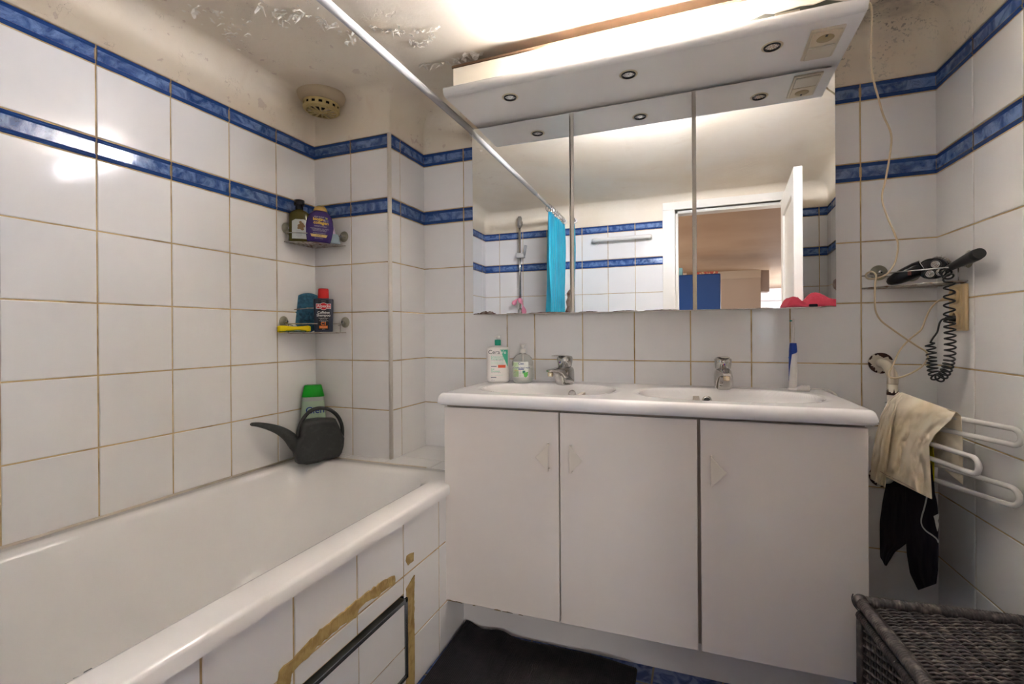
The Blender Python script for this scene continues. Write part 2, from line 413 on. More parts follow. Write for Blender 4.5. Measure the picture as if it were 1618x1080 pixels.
# floor : blue tiles
def floor_mat():
    m = mat('blue_floor_tile', (.06, .1, .26), .2); N, L = nt(m); b = N['Principled BSDF']
    tc = N.new('ShaderNodeTexCoord'); br = N.new('ShaderNodeTexBrick'); br.offset = 0; br.inputs['Scale'].default_value = 1
    br.inputs['Brick Width'].default_value = .2; br.inputs['Row Height'].default_value = .2; br.inputs['Mortar Size'].default_value = .003
    n = N.new('ShaderNodeTexNoise'); n.inputs['Scale'].default_value = 25; n.inputs['Detail'].default_value = 8; n.inputs['Distortion'].default_value = 1.2
    r = N.new('ShaderNodeValToRGB'); r.color_ramp.elements[0].position = .4; r.color_ramp.elements[0].color = (.03, .06, .2, 1); r.color_ramp.elements[1].position = .62; r.color_ramp.elements[1].color = (.14, .2, .42, 1)
    L.new(tc.outputs['Object'], n.inputs['Vector']); L.new(tc.outputs['Object'], br.inputs['Vector']); L.new(n.outputs['Fac'], r.inputs['Fac'])
    L.new(r.outputs['Color'], br.inputs['Color1']); L.new(r.outputs['Color'], br.inputs['Color2']); br.inputs['Mortar'].default_value = (.2, .18, .15, 1)
    L.new(br.outputs['Color'], b.inputs['Base Color']); return m
mb = MB(); mb.box(-.1, 2.45, YF-.1, .1, -ZF-.05, -ZF); mb.build('floor', floor_mat(), kind='structure')

# ------------------------------------------------------------------ hall behind the door (seen in the mirror)
M_HC = mat('hall_ceiling_paint', (.47, .33, .22), .6, noise_col=(1.2, (.38, .25, .16), .35, .7))
M_HW = mat('hall_wall_paint', (.52, .42, .34), .6)
M_HF = mat('hall_floor', (.25, .18, .12), .5)
HY = -6.75
mb = MB(); mb.box(-.5, 4.2, -10.5, YF-.06, 1.05, 1.12); mb.build('ceiling_hall', M_HC, kind='structure')
mb = MB(); mb.box(-.5, 4.2, -10.5, YF-.1, -ZF-.05, -ZF); mb.build('floor_hall', M_HF, kind='structure')
mb = MB(); mb.box(-.56, -.5, -10.5, YF-.05, -ZF, 1.05); mb.build('wall_hall_left', M_HW, kind='structure')
mb = MB(); mb.box(4.2, 4.26, -10.5, YF-.05, -ZF, 1.05); mb.build('wall_hall_right', M_HW, kind='structure')
mb = MB(); mb.box(-.5, 2.43, HY-.12, HY, -ZF, 1.05); mb.build('wall_hall_far', M_HW, kind='structure')
mb = MB(); mb.box(-.5, 4.2, -10.56, -10.5, -ZF, 1.05); mb.build('wall_hall_end', mat('lilac_white_paint', (.72, .68, .72), .5), kind='structure')
mb = MB(); mb.box(DX1+.06, 4.2, YF-.12, YF-.06, -ZF, 1.05); mb.box(-.5, DX0-.06, YF-.12, YF-.06, -ZF, 1.05); mb.build('wall_hall_near', M_HW, kind='structure')
# beam ending above the far hall wall
mb = MB(); mb.box(2.43, 2.56, HY-.35, HY-.1, .72, 1.05); mb.build('trim_2', mat('grey_beam_paint', (.45, .38, .35), .6), kind='structure')
mb = MB(); mb.box(.6, 2.43, HY, HY+.03, .93, 1.05); mb.build('trim_3', mat('cream_cornice', (.62, .52, .42), .6), kind='structure')
# daylight window at the end of the hall, with white surround
mb = MB(); mb.box(2.75, 3.45, -10.49, -10.47, .0, .62); mb.build('window_1', mat('window_daylight', (.9, .93, 1), .5, emit=(.92, .95, 1), estr=.5), kind='structure')
mb = MB()
for a in ((2.63, 2.75, -.2, .72), (3.45, 3.57, -.2, .72)): mb.box(a[0], a[1], -10.5, -10.40, a[2], a[3], .006)
mb.box(2.63, 3.57, -10.5, -10.38, .62, .76, .01); mb.build('trim_4', mat('white_window_surround', (.85, .85, .87), .3), kind='structure')

mb = MB(); mb.box(4.17, 4.19, -9.3, -7.2, -.1, .85); mb.build('fill_panel_right', mat('side_fill_glow', (.9, .93, 1), .5, emit=(.92, .95, 1), estr=4), kind='structure')  # unseen glowing panel, added to brighten the hall
mb = MB(); mb.box(-.49, -.47, -5.6, -3.2, -.2, .8); mb.build('fill_panel_left', mat('warm_fill_glow', (.9, .9, .85), .5, emit=(1, .92, .82), estr=1.3), kind='structure')  # added glow panel, out of sight, fills the bathroom through the doorway
# door frame and leaf
mb = MB(); fr = .085
mb.box(DX0-fr, DX0, YF-.13, YF+.016, -ZF, DZ1, .003); mb.box(DX1, DX1+.075, YF-.13, YF+.016, -ZF, DZ1, .003)
mb.box(DX0-fr, DX1+.075, YF-.13, YF+.016, DZ1, DZ1+.055, .004)
mb.box(DX0, DX0+.02, YF-.13, YF-.035, -ZF, DZ1, .002); mb.box(DX1-.02, DX1, YF-.13, YF-.035, -ZF, DZ1, .002); mb.box(DX0, DX1, YF-.13, YF-.035, DZ1-.02, DZ1, .002)
mb.build('door_1', M_DOORW, kind='structure')
leafM = Matrix.Translation((DX1-.005, YF+.02, 0)) @ Matrix.Rotation(math.radians(3.5), 4, 'Z')
mb = MB()
# frame and panels of the leaf, leaf runs along +y (open into the room)
lw, lt, z0, z1 = .74, .042, -ZF+.01, DZ1-.01
for (a, b, c, d) in ((0, .11, z0, z1), (lw-.11, lw, z0, z1), (.11, lw-.11, z1-.12, z1), (.11, lw-.11, z0, z0+.2), (.11, lw-.11, -.05, .08)):
    mb.box(-lt, 0, a, b, c, d, .003, M=leafM)
mb.box(-lt*.7, -lt*.3, .09, lw-.09, z0+.1, z1-.08, M=leafM)
dl = mb.build('door_2', M_DOORW, kind='structure')
mb = MB(); mb.tube([leafM @ Vector(p) for p in ((-.0425, .69, .03), (-.08, .69, .03), (-.085, .68, .03), (-.085, .59, .028))], .008, 10)
mb.build('door_handle', M_CHR, parent=dl)

# fridge and pan in the hall
t = thing('fridge', 'tall glossy blue fridge standing in the hall beyond the doorway', 'fridge', (1.46, -5.1, -ZF))
FX0, FX1, FY0, FY1, FZ = 1.17, 1.79, -5.4, -4.85, .815
mb = MB(); mb.box(FX0, FX1, FY0, FY1, -ZF+.04, FZ, .012, 3); mb.build('body', mat('blue_gloss_enamel', (.012, .055, .22), .38, spec=.25), parent=t)
mb = MB(); mb.box(FX0+.004, FX1-.004, FY1+.004, FY1+.05, -.30, FZ-.004, .012, 3); mb.build('door', MATS['blue_gloss_enamel'], parent=t)
mb = MB(); mb.box(FX0+.004, FX1-.004, FY1+.004, FY1+.05, -ZF+.06, -.31, .012, 3); mb.build('door', MATS['blue_gloss_enamel'], parent=t)
mb = MB(); mb.tube([(FX0+.05, FY1+.05, -.25), (FX0+.05, FY1+.085, -.24), (FX0+.05, FY1+.085, -.02), (FX0+.05, FY1+.05, -.01)], .009, 10); mb.build('handle', M_CHR, parent=t)
def sbox(name, x0, x1, y0, y1, z0, z1, m, label, cat='box'):
    mb = MB(); mb.box(x0, x1, y0, y1, z0, z1, .003); o = mb.build(name, m, origin=((x0+x1)/2, (y0+y1)/2, z0)); return tag(o, label, cat)
sbox('carton', 1.19, 1.33, -5.1, -4.87, FZ, FZ+.095, mat('pale_blue_card', (.25, .55, .65), .5), 'pale blue carton at the left end of the fridge top')
sbox('board_game', 1.52, 1.76, -5.25, -4.87, FZ, FZ+.03, mat('red_printed_card', (.6, .1, .07), .5, noise_col=(30, (.8, .65, .4), .5, .55)), 'flat red printed box lying on the fridge', 'game box')
sbox('board_game', 1.38, 1.5, -5.25, -4.87, FZ, FZ+.035, mat('brown_card', (.3, .2, .12), .6), 'small brown box between carton and red box on the fridge', 'game box')

# ------------------------------------------------------------------ bathtub
t = thing('bathtub', 'white enamel bathtub along the left tiled wall', 'bathtub', (.37, -1.2, -ZF))
RZ = -.395
mb = MB(); SEG = 120
def rrect(x0, x1, y0, y1, r, seg):
    """points round a rounded rectangle, evenly by parameter"""
    pts = []; w, h = x1-x0, y1-y0; r = min(r, w/2, h/2)
    cs = [(x1-r, y1-r, 0), (x0+r, y1-r, PI/2), (x0+r, y0+r, PI), (x1-r, y0+r, 3*PI/2)]; per = seg//4; half = per//2
    for i, (cx, cy, a) in enumerate(cs):
        for k in range(half): th = a+PI/2*k/(half-1); pts.append((cx+r*math.cos(th), cy+r*math.sin(th)))
        nx = cs[(i+1) % 4]; A = pts[-1]; th = nx[2]; B = (nx[0]+r*math.cos(th), nx[1]+r*math.sin(th))
        for k in range(1, per-half+1): f_ = k/(per-half+1); pts.append((A[0]+(B[0]-A[0])*f_, A[1]+(B[1]-A[1])*f_))
    return pts
TX0, TX1, TY0, TY1 = .004, .757, -2.10, -.316
secs = [(TX0, TX1, TY0, TY1, .012, RZ-.035), (TX0, TX1, TY0, TY1, .012, RZ-.010), (TX0+.002, TX1-.003, TY0, TY1-.002, .012, RZ-.004), (TX0+.006, TX1-.010, TY0, TY1-.006, .014, RZ),
        (.052, .680, TY0+.06, TY1-.055, .10, RZ-.001), (.060, .670, TY0+.068, TY1-.064, .12, RZ-.004), (.068, .660, TY0+.078, TY1-.074, .13, RZ-.014),
        (.080, .648, TY0+.09, TY1-.10, .15, RZ-.08), (.095, .635, TY0+.11, TY1-.17, .17, RZ-.18), (.115, .615, TY0+.15, TY1-.25, .18, RZ-.28), (.14, .59, TY0+.2, TY1-.32, .18, RZ-.345),
        (.19, .54, TY0+.28, TY1-.40, .15, RZ-.375), (.28, .45, TY0+.45, TY1-.6, .08, RZ-.385)]
rings = [[mb.bm.verts.new((x, y, z)) for x, y in rrect(x0, x1, y0, y1, r, SEG)] for x0, x1, y0, y1, r, z in secs]
for A, B in zip(rings, rings[1:]):
    for k in range(len(A)):
        f = mb.bm.faces.new((A[k], A[(k+1) % len(A)], B[(k+1) % len(A)], B[k])); f.smooth = True
mb.bm.faces.new(rings[-1])
for v in mb.bm.verts: v.co.x += LWX(v.co.y)*(1-v.co.x/.757)
mb.build('tub', M_TUB, parent=t, norm=True)
mb = MB(); mb.tube([(LWX(-2.1)+.006, -2.1, RZ+.001), (LWX(-.33)+.006, -.33, RZ+.001)], .005, 8); mb.tube([(.0, -.322, RZ+.0005), (XB+.2, -.322, RZ+.0005)], .003, 8)
mb.build('sealant', mat('aged_silicone', (.66, .58, .48), .4), parent=t)
# ledge of tiles behind the tub
led = MB()
def ltile(x0, x1, y0, y1, mi=0):
    led.box(x0+.0018, x1-.0018, y0+.0018, y1-.0018, RZ-.010, RZ+.0005, .0015, 1, mi=mi)
led.box(-.004, .742, -.33, .0, RZ-.05, RZ-.003, mi=1)
for a, b in ((0, .19), (.19, .3817)): ltile(a, b, -.321, YB-.0015)
for a, b in ((XB+.002, .5945), (.5945, .742)): ltile(a, b, -.321, -.209); ltile(a, b, -.209, -.002)
led.build('wall_ledge', [M_TW, M_GR], kind='structure')

# tiled side panel with the loose inspection hatch
PX = .742
HZ0, HZ1, HY0, HY1 = -.889, -.641, -1.40, -.70
t = thing('bath_surround', 'white tiled side under the bathtub rim, smeared with adhesive', 'bath surround', (PX, -1.2, -ZF))
mb = MB()
mb.box(PX-.05, PX-.0025, -2.13, -.33, -ZF, RZ-.03, mi=1) if False else None
# backing pieces round the hatch hole
for (y0, y1, z0, z1) in ((HY1, -.33, -ZF, RZ-.036), (-2.13, HY0, -ZF, RZ-.036), (HY0, HY1, HZ1, RZ-.036), (HY0, HY1, -ZF, HZ0)):
    mb.box(PX-.03, PX-.0025, y0, y1, z0, z1, mi=1)
pcols = [-.33, -.5085, -.710, -.911, -1.112, -1.313, -1.515, -1.716, -1.917, -2.13]; prows = [(RZ-.036, -.5905), (-.5905, -.7925), (-.7925, -ZF)]
def ptile(y0, y1, z0, z1):
    g = .0024
    mb.box(PX-.004, PX, min(y0, y1)+g, max(y0, y1)-g, min(z0, z1)+g, max(z0, z1)-g, .0014, 1, mi=0)
for a, b in zip(pcols, pcols[1:]):
    for c, d in prows:
        # tiles are cut round the hatch
        y1_, y0_ = a, b; z1_, z0_ = c, d
        if y0_ >= HY1-.02 or y1_ <= HY0 or z0_ >= HZ1: ptile(y0_, y1_, z0_, z1_); continue
        if z1_ > HZ1: ptile(y0_, y1_, HZ1, z1_)
        if y1_ > HY1: ptile(HY1, y1_, z0_, min(z1_, HZ1))
        if z0_ < HZ0 and z0_ < -.9: ptile(y0_, min(y1_, HY1), z0_, HZ0)
mb.build('tiled_face', [M_TW, M_GR], parent=t)
mb = MB(); mb.tube([(PX, -2.1, RZ-.0385), (PX, -.33, RZ-.0385)], .0035, 8); mb.build('rim_seal', M_GR, parent=t, label='ochre seal under the rim')
# adhesive
M_ADH = mat('dried_adhesive', (.50, .35, .13), .6, noise_col=(35, (.38, .25, .08), .45, .6), bump=(60, .8))
def smear(mb, px, th, seed, plane=PX, ridge=.0015):
    pts = [on(a, b, 'x', plane) for a, b in px]; n = len(pts)
    # densify and jitter outline
    rr = random.Random(seed); ring = []
    for i in range(n):
        a, b = pts[i], pts[(i+1) % n]
        k = max(2, int((b-a).length/.009))
        for j in range(k):
            p = a.lerp(b, j/k); ring.append(Vector((plane, p.y+rr.gauss(0, .0012), p.z+rr.gauss(0, .0012))))
    bmx = mb.bm; base = [bmx.verts.new(p) for p in ring]; top = [bmx.verts.new(p+Vector((th, 0, 0))) for p in ring]
    m_ = len(ring)
    for i in range(m_): bmx.faces.new((base[i], base[(i+1) % m_], top[(i+1) % m_], top[i]))
    f = bmx.faces.new(top); r = bmesh.ops.triangulate(bmx, faces=[f])
    es = list({e for f in r['faces'] for e in f.edges if e.calc_length() > .008})
    bmesh.ops.subdivide_edges(bmx, edges=es, cuts=2, use_grid_fill=False)
    for v in bmx.verts:
        if v.co.x > plane+th*.9:
            d = v.co; s_ = d.y*.85-d.z*.5
            v.co.x = plane+th+ridge*noise.noise(Vector((d.y*14, (d.z-.35*d.y)*220, seed)))
mb = MB(); smear(mb, [(622, 910), (623, 921), (612, 927), (604, 934), (597, 941), (577, 950), (565, 962), (560, 975), (540, 985), (520, 1003), (500, 1020), (487, 1036), (470, 1050), (459, 1064), (456, 1082), (436, 1084), (440, 1060), (447, 1052), (463, 1040), (480, 1020), (505, 995), (530, 975), (548, 960), (570, 942), (590, 928), (608, 915)], .004, 1)
mb.build('adhesive_smear', M_ADH, parent=t, label='long streak of dried tan adhesive over the hatch')
mb = MB(); smear(mb, [(653.5, 908), (653.5, 960), (653.5, 1020), (653.5, 1083), (640, 1083), (643, 1060), (646, 1000), (643, 945), (641, 930), (646, 922)], .003, 2)
mb.build('adhesive_strip', M_ADH, parent=t, label='upright strip of tan adhesive beside the hatch')
mb = MB(); smear(mb, [(653, 873), (653, 885), (644, 893), (641, 885), (643, 877), (648, 873)], .002, 3)
mb.build('adhesive_patch', M_ADH, parent=t, label='small patch of tan adhesive near the rim')
# hatch (own thing, leaning slightly out, metal framed tiles)
h = thing('inspection_hatch', 'tile-filled inspection hatch in a dark metal frame, loose in the bath panel', 'hatch', (PX, -1.05, HZ0+.005))
HM = Matrix.Translation((PX+.004, 0, 0)) @ Matrix.Rotation(math.radians(1.0), 4, 'X')
def hb(y0, y1, z0, z1, x0, x1, bev, mi=0, mbx=None): mbx.box(x0, x1, y0, y1, z0, z1, bev, 1, mi=mi, M=Matrix.Translation((0, 0, 0)))
ya, yb, za, zb = HY0+.02, -.699, HZ0+.004, HZ1-.0125
mb = MB(); w = .012
mb.box(PX-.02, PX+.006, ya, yb, zb-w, zb, .001); mb.box(PX-.02, PX+.006, yb-w, yb, za, zb, .001); mb.box(PX-.02, PX+.006, ya, ya+w, za, zb, .001); mb.box(PX-.02, PX+.006, ya, yb, za, za+w, .001)
mb.build('frame', mat('dark_steel', (.26, .28, .29), .25, metal=.8), parent=h)
mb = MB(); mb.box(PX-.02, PX, ya+w, yb-w, za+w, zb-w, mi=1)
for a, b in zip([yb-w, -.911, -1.112, -1.313, ya+w], [-.911, -1.112, -1.313, ya+w]):
    for c, d in ((zb-w, -.7925), (-.7925, za+w)):
        mb.box(PX, PX+.0035, b+.0018, a-.0018, d+.0018, c-.0018, .0012, 1, mi=0)
mb.build('tiles', [M_TW, M_GR], parent=h)
mb = MB(); mb.box(PX-.12, PX-.035, HY0-.02, HY1+.0, HZ0-.02, HZ1+.02); mb.build('cavity', mat('dark_green_void', (.004, .02, .008), .9), parent=t, label='dark green void behind the hatch')

# ------------------------------------------------------------------ vanity cabinet
V0 = Vector((.738, -.462, 0)); V1 = Vector((1.936, -.430, 0)); vd = (V1-V0).normalized(); vn = Vector((vd.y, -vd.x, 0))  # front normal towards the room
VL = (V1-V0).length
VM = Matrix((vd, -vn, Vector((0, 0, 1)))).transposed().to_4x4(); VM.translation = V0     # local x along, y back, z up
t = thing('vanity_cabinet', 'cream three-door bathroom cabinet under the double washbasin', 'cabinet', (1.33, -.25, -ZF))
DT, DB = -.1370, -.7870
mb = MB()
mb.box(.002, .02, .02, .43, DB+.01, -.115, M=VM); mb.box(VL-.02, VL-.002, .02, .40, DB+.01, -.115, M=VM)
mb.box(.02, VL-.02, .02, .40, DB+.01, DB+.028, M=VM); mb.box(.02, VL-.02, .022, .04, -.165, -.115, M=VM)
mb.box(.02, VL-.02, .38, .40, DB+.01, -.115, M=VM)
mb.box(.397, .412, .021, .4, DB+.01, -.115, M=VM); mb.box(.79, .81, .021, .4, DB+.01, -.115, M=VM)
mb.build('carcass', M_CABD, parent=t)
mb = MB(); mb.box(.0, VL, .1265, .1445, -ZF+.0, DB+.01, M=VM); mb.build('plinth', mat('grey_white_plinth', (.82, .78, .75), .45), parent=t)
drs = [(.0, .3945), (.3985, .7945), (.803, VL)]
hps = [(.366, -1), (.432, 1), (.828, 1)]
for i, ((a, b), (hx, s)) in enumerate(zip(drs, hps)):
    mb = MB(); mb.box(a, b, 0, .018, DB, DT, .0022, 2, M=VM)
    d = mb.build('door', M_CAB, parent=t)
    hz = -.276; hh = .042; hw = .041
    # triangular handle plate standing off the door on two little feet
    pts = [(hx, -.02, hz+hh), (hx, -.02, hz-hh), (hx+s*hw, -.02, hz)]
    mb = MB(); mb.prism([VM @ Vector(p) for p in pts], VM.to_3x3() @ Vector((0, .004, 0)), bev=.0008)
    for zz in (hz+hh-.004, hz-hh+.004): mb.tube([VM @ Vector((hx+s*.003, .001, zz)), VM @ Vector((hx+s*.003, -.018, zz))], .0042, 12)
    mb.build('handle', mat('cream_handle', (.80, .73, .64), .3), parent=d)
# swollen chipped bottom edge of the left door
mb = MB(); rr = random.Random(3)
for (u0, u1, th) in ((.0, .035, .004), (.03, .062, .003), (.1, .11, .002), (.176, .2, .003), (.205, .24, .0022), (.26, .275, .0015)):
    n = 8; pts = []
    for k in range(n+1): pts.append((u0+(u1-u0)*k/n, -.0008, DB+th*math.sin(PI*k/n)*rr.uniform(.5, 1.1)+.0003))
    pts = pts+[(u1, -.0008, DB-.0006), (u0, -.0008, DB-.0006)]
    mb = MB(); mb.prism([VM @ Vector(p) for p in pts], VM.to_3x3() @ Vector((0, .002, 0))); mb.build('chipped_edge', M_CHIP, parent=t, label='crumbled chipboard along the bottom edge')

# ------------------------------------------------------------------ double washbasin
CT = -.088      # counter surface
t = thing('double_washbasin', 'long white ceramic top with two moulded basins on the cabinet', 'washbasin', (1.33, -.24, CT-.03))
C0 = V0+vd*(-.012)+vn*.028; CLn = VL+.026; CD = .485
CM = Matrix((vd, -vn, Vector((0, 0, 1)))).transposed().to_4x4(); CM.translation = C0
basins = [(.315, .235, .235, .158), (.895, .235, .262, .160)]      # cx, cy, rx, ry local
def csurf(x, y):
    z = CT
    for cx, cy, rx, ry in basins:
        d = (abs((x-cx)/rx)**2.5+abs((y-cy)/ry)**2.5)**(1/2.5)
        if d < 1:
            q = 1-d; z -= .125*(1-(1-min(1, q/.62))**2.6)
        elif d < 1.08: z -= .0015*(1-(d-1)/.08)
    # rolled front and side edge
    for e in (y, x, CLn-x):
        if e < .016: q = 1-e/.016; z -= .016*(1-math.sqrt(max(0, 1-q*q)))
    # little upstand at the wall
    return z
mb = MB(); NX, NY = 260, 110
def ey(v): return CD*(v**1.15)
def ex(u):
    # denser at the ends
    return CLn*(u+.0*u)
V = mb.grid(lambda u, v: Vector((ex(u), ey(v), csurf(ex(u), ey(v)))), NX, NY)
bot = CT-.040
def skirt(ring, prof):
    cur = ring
    for fn in prof:
        nx_ = [mb.bm.verts.new(fn(Vector(v.co))) for v in cur]
        for i in range(len(cur)-1): f = mb.bm.faces.new((cur[i], cur[i+1], nx_[i+1], nx_[i])); f.smooth = True
        cur = nx_
    return cur
edge = [V[j][0] for j in range(NY, -1, -1)]+V[0][1:]+[V[j][NX] for j in range(1, NY+1)]
def outp(v, z, inset):
    x, y = v.x, v.y
    if x < .02: x = max(0, x)+inset
    if x > CLn-.02: x = x-inset
    if y < .02: y = y+inset
    return Vector((x, y, z))
mids = [0]
cur = edge
for z, ins in ((CT-.028, 0), (CT-.036, .003), (CT-.040, .011), (CT-.040, .03)):
    nx_ = []
    for v in cur:
        c = Vector(v.co); nx_.append(mb.bm.verts.new((c.x, c.y, z)))
    # inset by side
    for v in nx_:
        if v.co.x < .05 and ins and v.co.x < ins+.02: v.co.x = max(v.co.x, ins)
        if v.co.x > CLn-.05: v.co.x = min(v.co.x, CLn-ins)
        if v.co.y < .05: v.co.y = max(v.co.y, ins)
    for i in range(len(cur)-1): f = mb.bm.faces.new((cur[i], cur[i+1], nx_[i+1], nx_[i])); f.smooth = True
    cur = nx_
bmesh.ops.transform(mb.bm, matrix=CM, verts=mb.bm.verts)
mb.build('basin_slab', M_CER, parent=t)
mb = MB(); mb.box(.0, CLn, CD-.006, CD+.012, CT-.04, CT+.004, .003, 2, M=CM); mb.build('upstand', M_CER, parent=t)
for (cx, cy, rx, ry), px in zip(basins, ((904, 620), (1117, 630))):
    # overflow ring on the rear wall of the bowl
    lx = cx+.0; 
    Pw = on(px[0], px[1]+1, 'z', CT-.022); L_ = CM.inverted() @ Pw
    y = L_.y; 
    # march to the bowl surface along the sight line
    best = None
    d_ = ray(px[0], px[1]+2); s_ = .9
    while s_ < 2.2:
        q = CM.inverted() @ (CAM+d_*s_)
        if 0 < q.x < CLn and 0.02 < q.y < CD and q.z < csurf(q.x, q.y): best = q; break
        s_ += .002
    if best is None: best = Vector((cx, cy+ry*.8, CT-.05))
    nrm = Vector((csurf(best.x-.003, best.y)-csurf(best.x+.003, best.y), csurf(best.x, best.y-.003)-csurf(best.x, best.y+.003), .006)).normalized()
    M = CM @ Matrix.Translation(best) @ nrm.to_track_quat('Z', 'Y').to_matrix().to_4x4()
    mb = MB(); mb.lathe([(.0095, -.001), (.0145, -.001), (.0158, .001), (.0140, .0035), (.0108, .003), (.0095, -.0008)], 24, M=M)
    mb.build('overflow_ring', M_CHR, parent=t)
    mb = MB(); mb.lathe([(.0001, .0012), (.0100, .0012), (.0100, .0018), (.0001, .0018)], 20, M=M); mb.build('overflow_hole', M_BLKM, parent=t)
    M = CM @ Matrix.Translation((cx, cy, csurf(cx, cy)))
    mb = MB(); mb.lathe([(.001, .000), (.028, .000), (.030, .002), (.026, .004), (.015, .003), (.001, .003)], 24, M=M); mb.build('drain', M_CHR, parent=t)

# ------------------------------------------------------------------ taps
def tap(px, py, rot, label):
    base = on(px, py, 'z', CT)
    t = thing('tap', label, 'tap', base, 'single lever taps')
    M = Matrix.Translation(base+Vector((0, .024, 0))) @ Matrix.Rotation(rot, 4, 'Z')     # local -y = spout direction
    mb = MB(); rings = []
    st = [(.030, .010, .062, .012), (.0285, .001, .066, .022), (.022, 0, .069, .0275), (.0, 0, .071, .029), (-.020, 0, .071, .0285), (-.0265, .002, .0705, .027), (-.031, .018, .070, .0255), (-.037, .033, .0685, .0235), (-.048, .044, .0665, .020), (-.060, .049, .0645, .0165), (-.072, .051, .063, .0145), (-.081, .052, .0615, .0125), (-.084, .054, .060, .009)]
    for y_, zl_, zh_, w_ in st:
        zc_ = (zl_+zh_)/2; hz_ = (zh_-zl_)/2; e_ = 4 if y_ > -.03 else 3
        ring = []
        for k in range(36):
            a = 2*PI*k/36; c, q = math.cos(a), math.sin(a)
            tp = 1 if y_ < -.03 else 1-.06*(math.copysign(abs(q)**(2/e_), q)*.5+.5)
            ring.append(mb.bm.verts.new(M @ Vector((w_*tp*math.copysign(abs(c)**(2/e_), c), y_, zc_+hz_*math.copysign(abs(q)**(2/e_), q)))))
        rings.append(ring)
    for A, B in zip(rings, rings[1:]):
        for k in range(36): f = mb.bm.faces.new((A[k], A[(k+1) % 36], B[(k+1) % 36], B[k])); f.smooth = True
    mb.bm.faces.new(rings[0][::-1]); mb.bm.faces.new(rings[-1])
    mb.build('body', M_CHR, parent=t)
    mb = MB(); mb.lathe([(.0001, .0385), (.0098, .0385), (.0105, .041), (.0105, .052), (.0085, .055)], 20, M=M @ Matrix.Translation((0, -.072, -.002))); mb.build('aerator', mat('brass_worn_chrome', (.72, .62, .45), .15, metal=1), parent=t)
    mb = MB(); mb.loft([(.068, .022, .022, 2), (.073, .0245, .0245, 2.4), (.094, .0270, .0265, 2.8), (.103, .0270, .0270, 2.8), (.108, .022, .023, 2.4), (.110, .012, .014, 2)], 32, M=M)
    rings = []
    for i in range(9):
        f_ = i/8; y = .018-.072*f_; z = .106+.010*math.sin(f_*1.9)*.6; w_ = .0225*(1-f_*.35); h_ = .0046*(1-f_*.55)
        rings.append([mb.bm.verts.new(M @ Vector((w_*math.cos(2*PI*k/16), y, z+h_*math.sin(2*PI*k/16)))) for k in range(16)])
    for A, B in zip(rings, rings[1:]):
        for k in range(16): f = mb.bm.faces.new((A[k], A[(k+1) % 16], B[(k+1) % 16], B[k])); f.smooth = True
    mb.bm.faces.new(rings[0][::-1]); mb.bm.faces.new(rings[-1])
    mb.build('lever', M_CHR, parent=t)
    dM = M @ Matrix.Translation((0, -.0262, .086)) @ Matrix.Rotation(PI/2, 4, 'X')
    mb = MB(); mb.lathe([(.0001, 0), (.0034, 0), (.003, .0012), (.0001, .0014)], 16, M=dM)
    for f in mb.bm.faces:
        if (M.inverted() @ f.calc_center_median()).x > 0: f.material_index = 1
    mb.build('temperature_dot', [mat('red_dot', (.5, .02, .02), .3), mat('blue_dot', (.02, .05, .4), .3)], parent=t)
    return t
tap(890, 609, math.radians(-32), 'left chrome mixer tap, beside the soap dispenser')
tap(1143, 616, math.radians(6), 'right chrome mixer tap, left of the toothbrush')

# ------------------------------------------------------------------ mirror cabinet with light canopy
MY = -.180; MZ0, MZ1 = .182, .918
t = thing('mirror_cabinet', 'three-door mirror cabinet with lit canopy hung above the washbasin', 'mirror cabinet', (1.32, -.09, MZ0))
XL, XR = .716, 1.926
mb = MB(); mb.box(XL+.008, XR-.004, MY+.022, -.004, MZ0+.004, MZ0+.02); mb.box(XL+.008, XL+.024, MY+.022, -.004, MZ0+.004, MZ1); mb.box(XR-.020, XR-.004, MY+.022, -.004, MZ0+.004, MZ1)
mb.box(XL+.008, XR-.004, MY+.022, -.004, MZ1-.02, MZ1); mb.box(XL+.008, XR-.004, -.012, -.004, MZ0+.004, MZ1)
mb.box(1.104, 1.120, MY+.020, -.004, MZ0+.006, MZ1, mi=1); mb.box(1.522, 1.536, MY+.020, -.004, MZ0+.006, MZ1, mi=1)
mb.build('carcass', [M_CAB, mat('beige_divider', (.82, .75, .66), .4)], parent=t)
doors = [(XL, 1.1035, .0165, 0), (1.1195, 1.5215, -.003, 1), (1.5335, XR, -.001, 2)]
M_MEDGE = mat('worn_mirror_edge', (.09, .035, .02), .7, noise_col=(50, (.25, .2, .17), .4, .6))
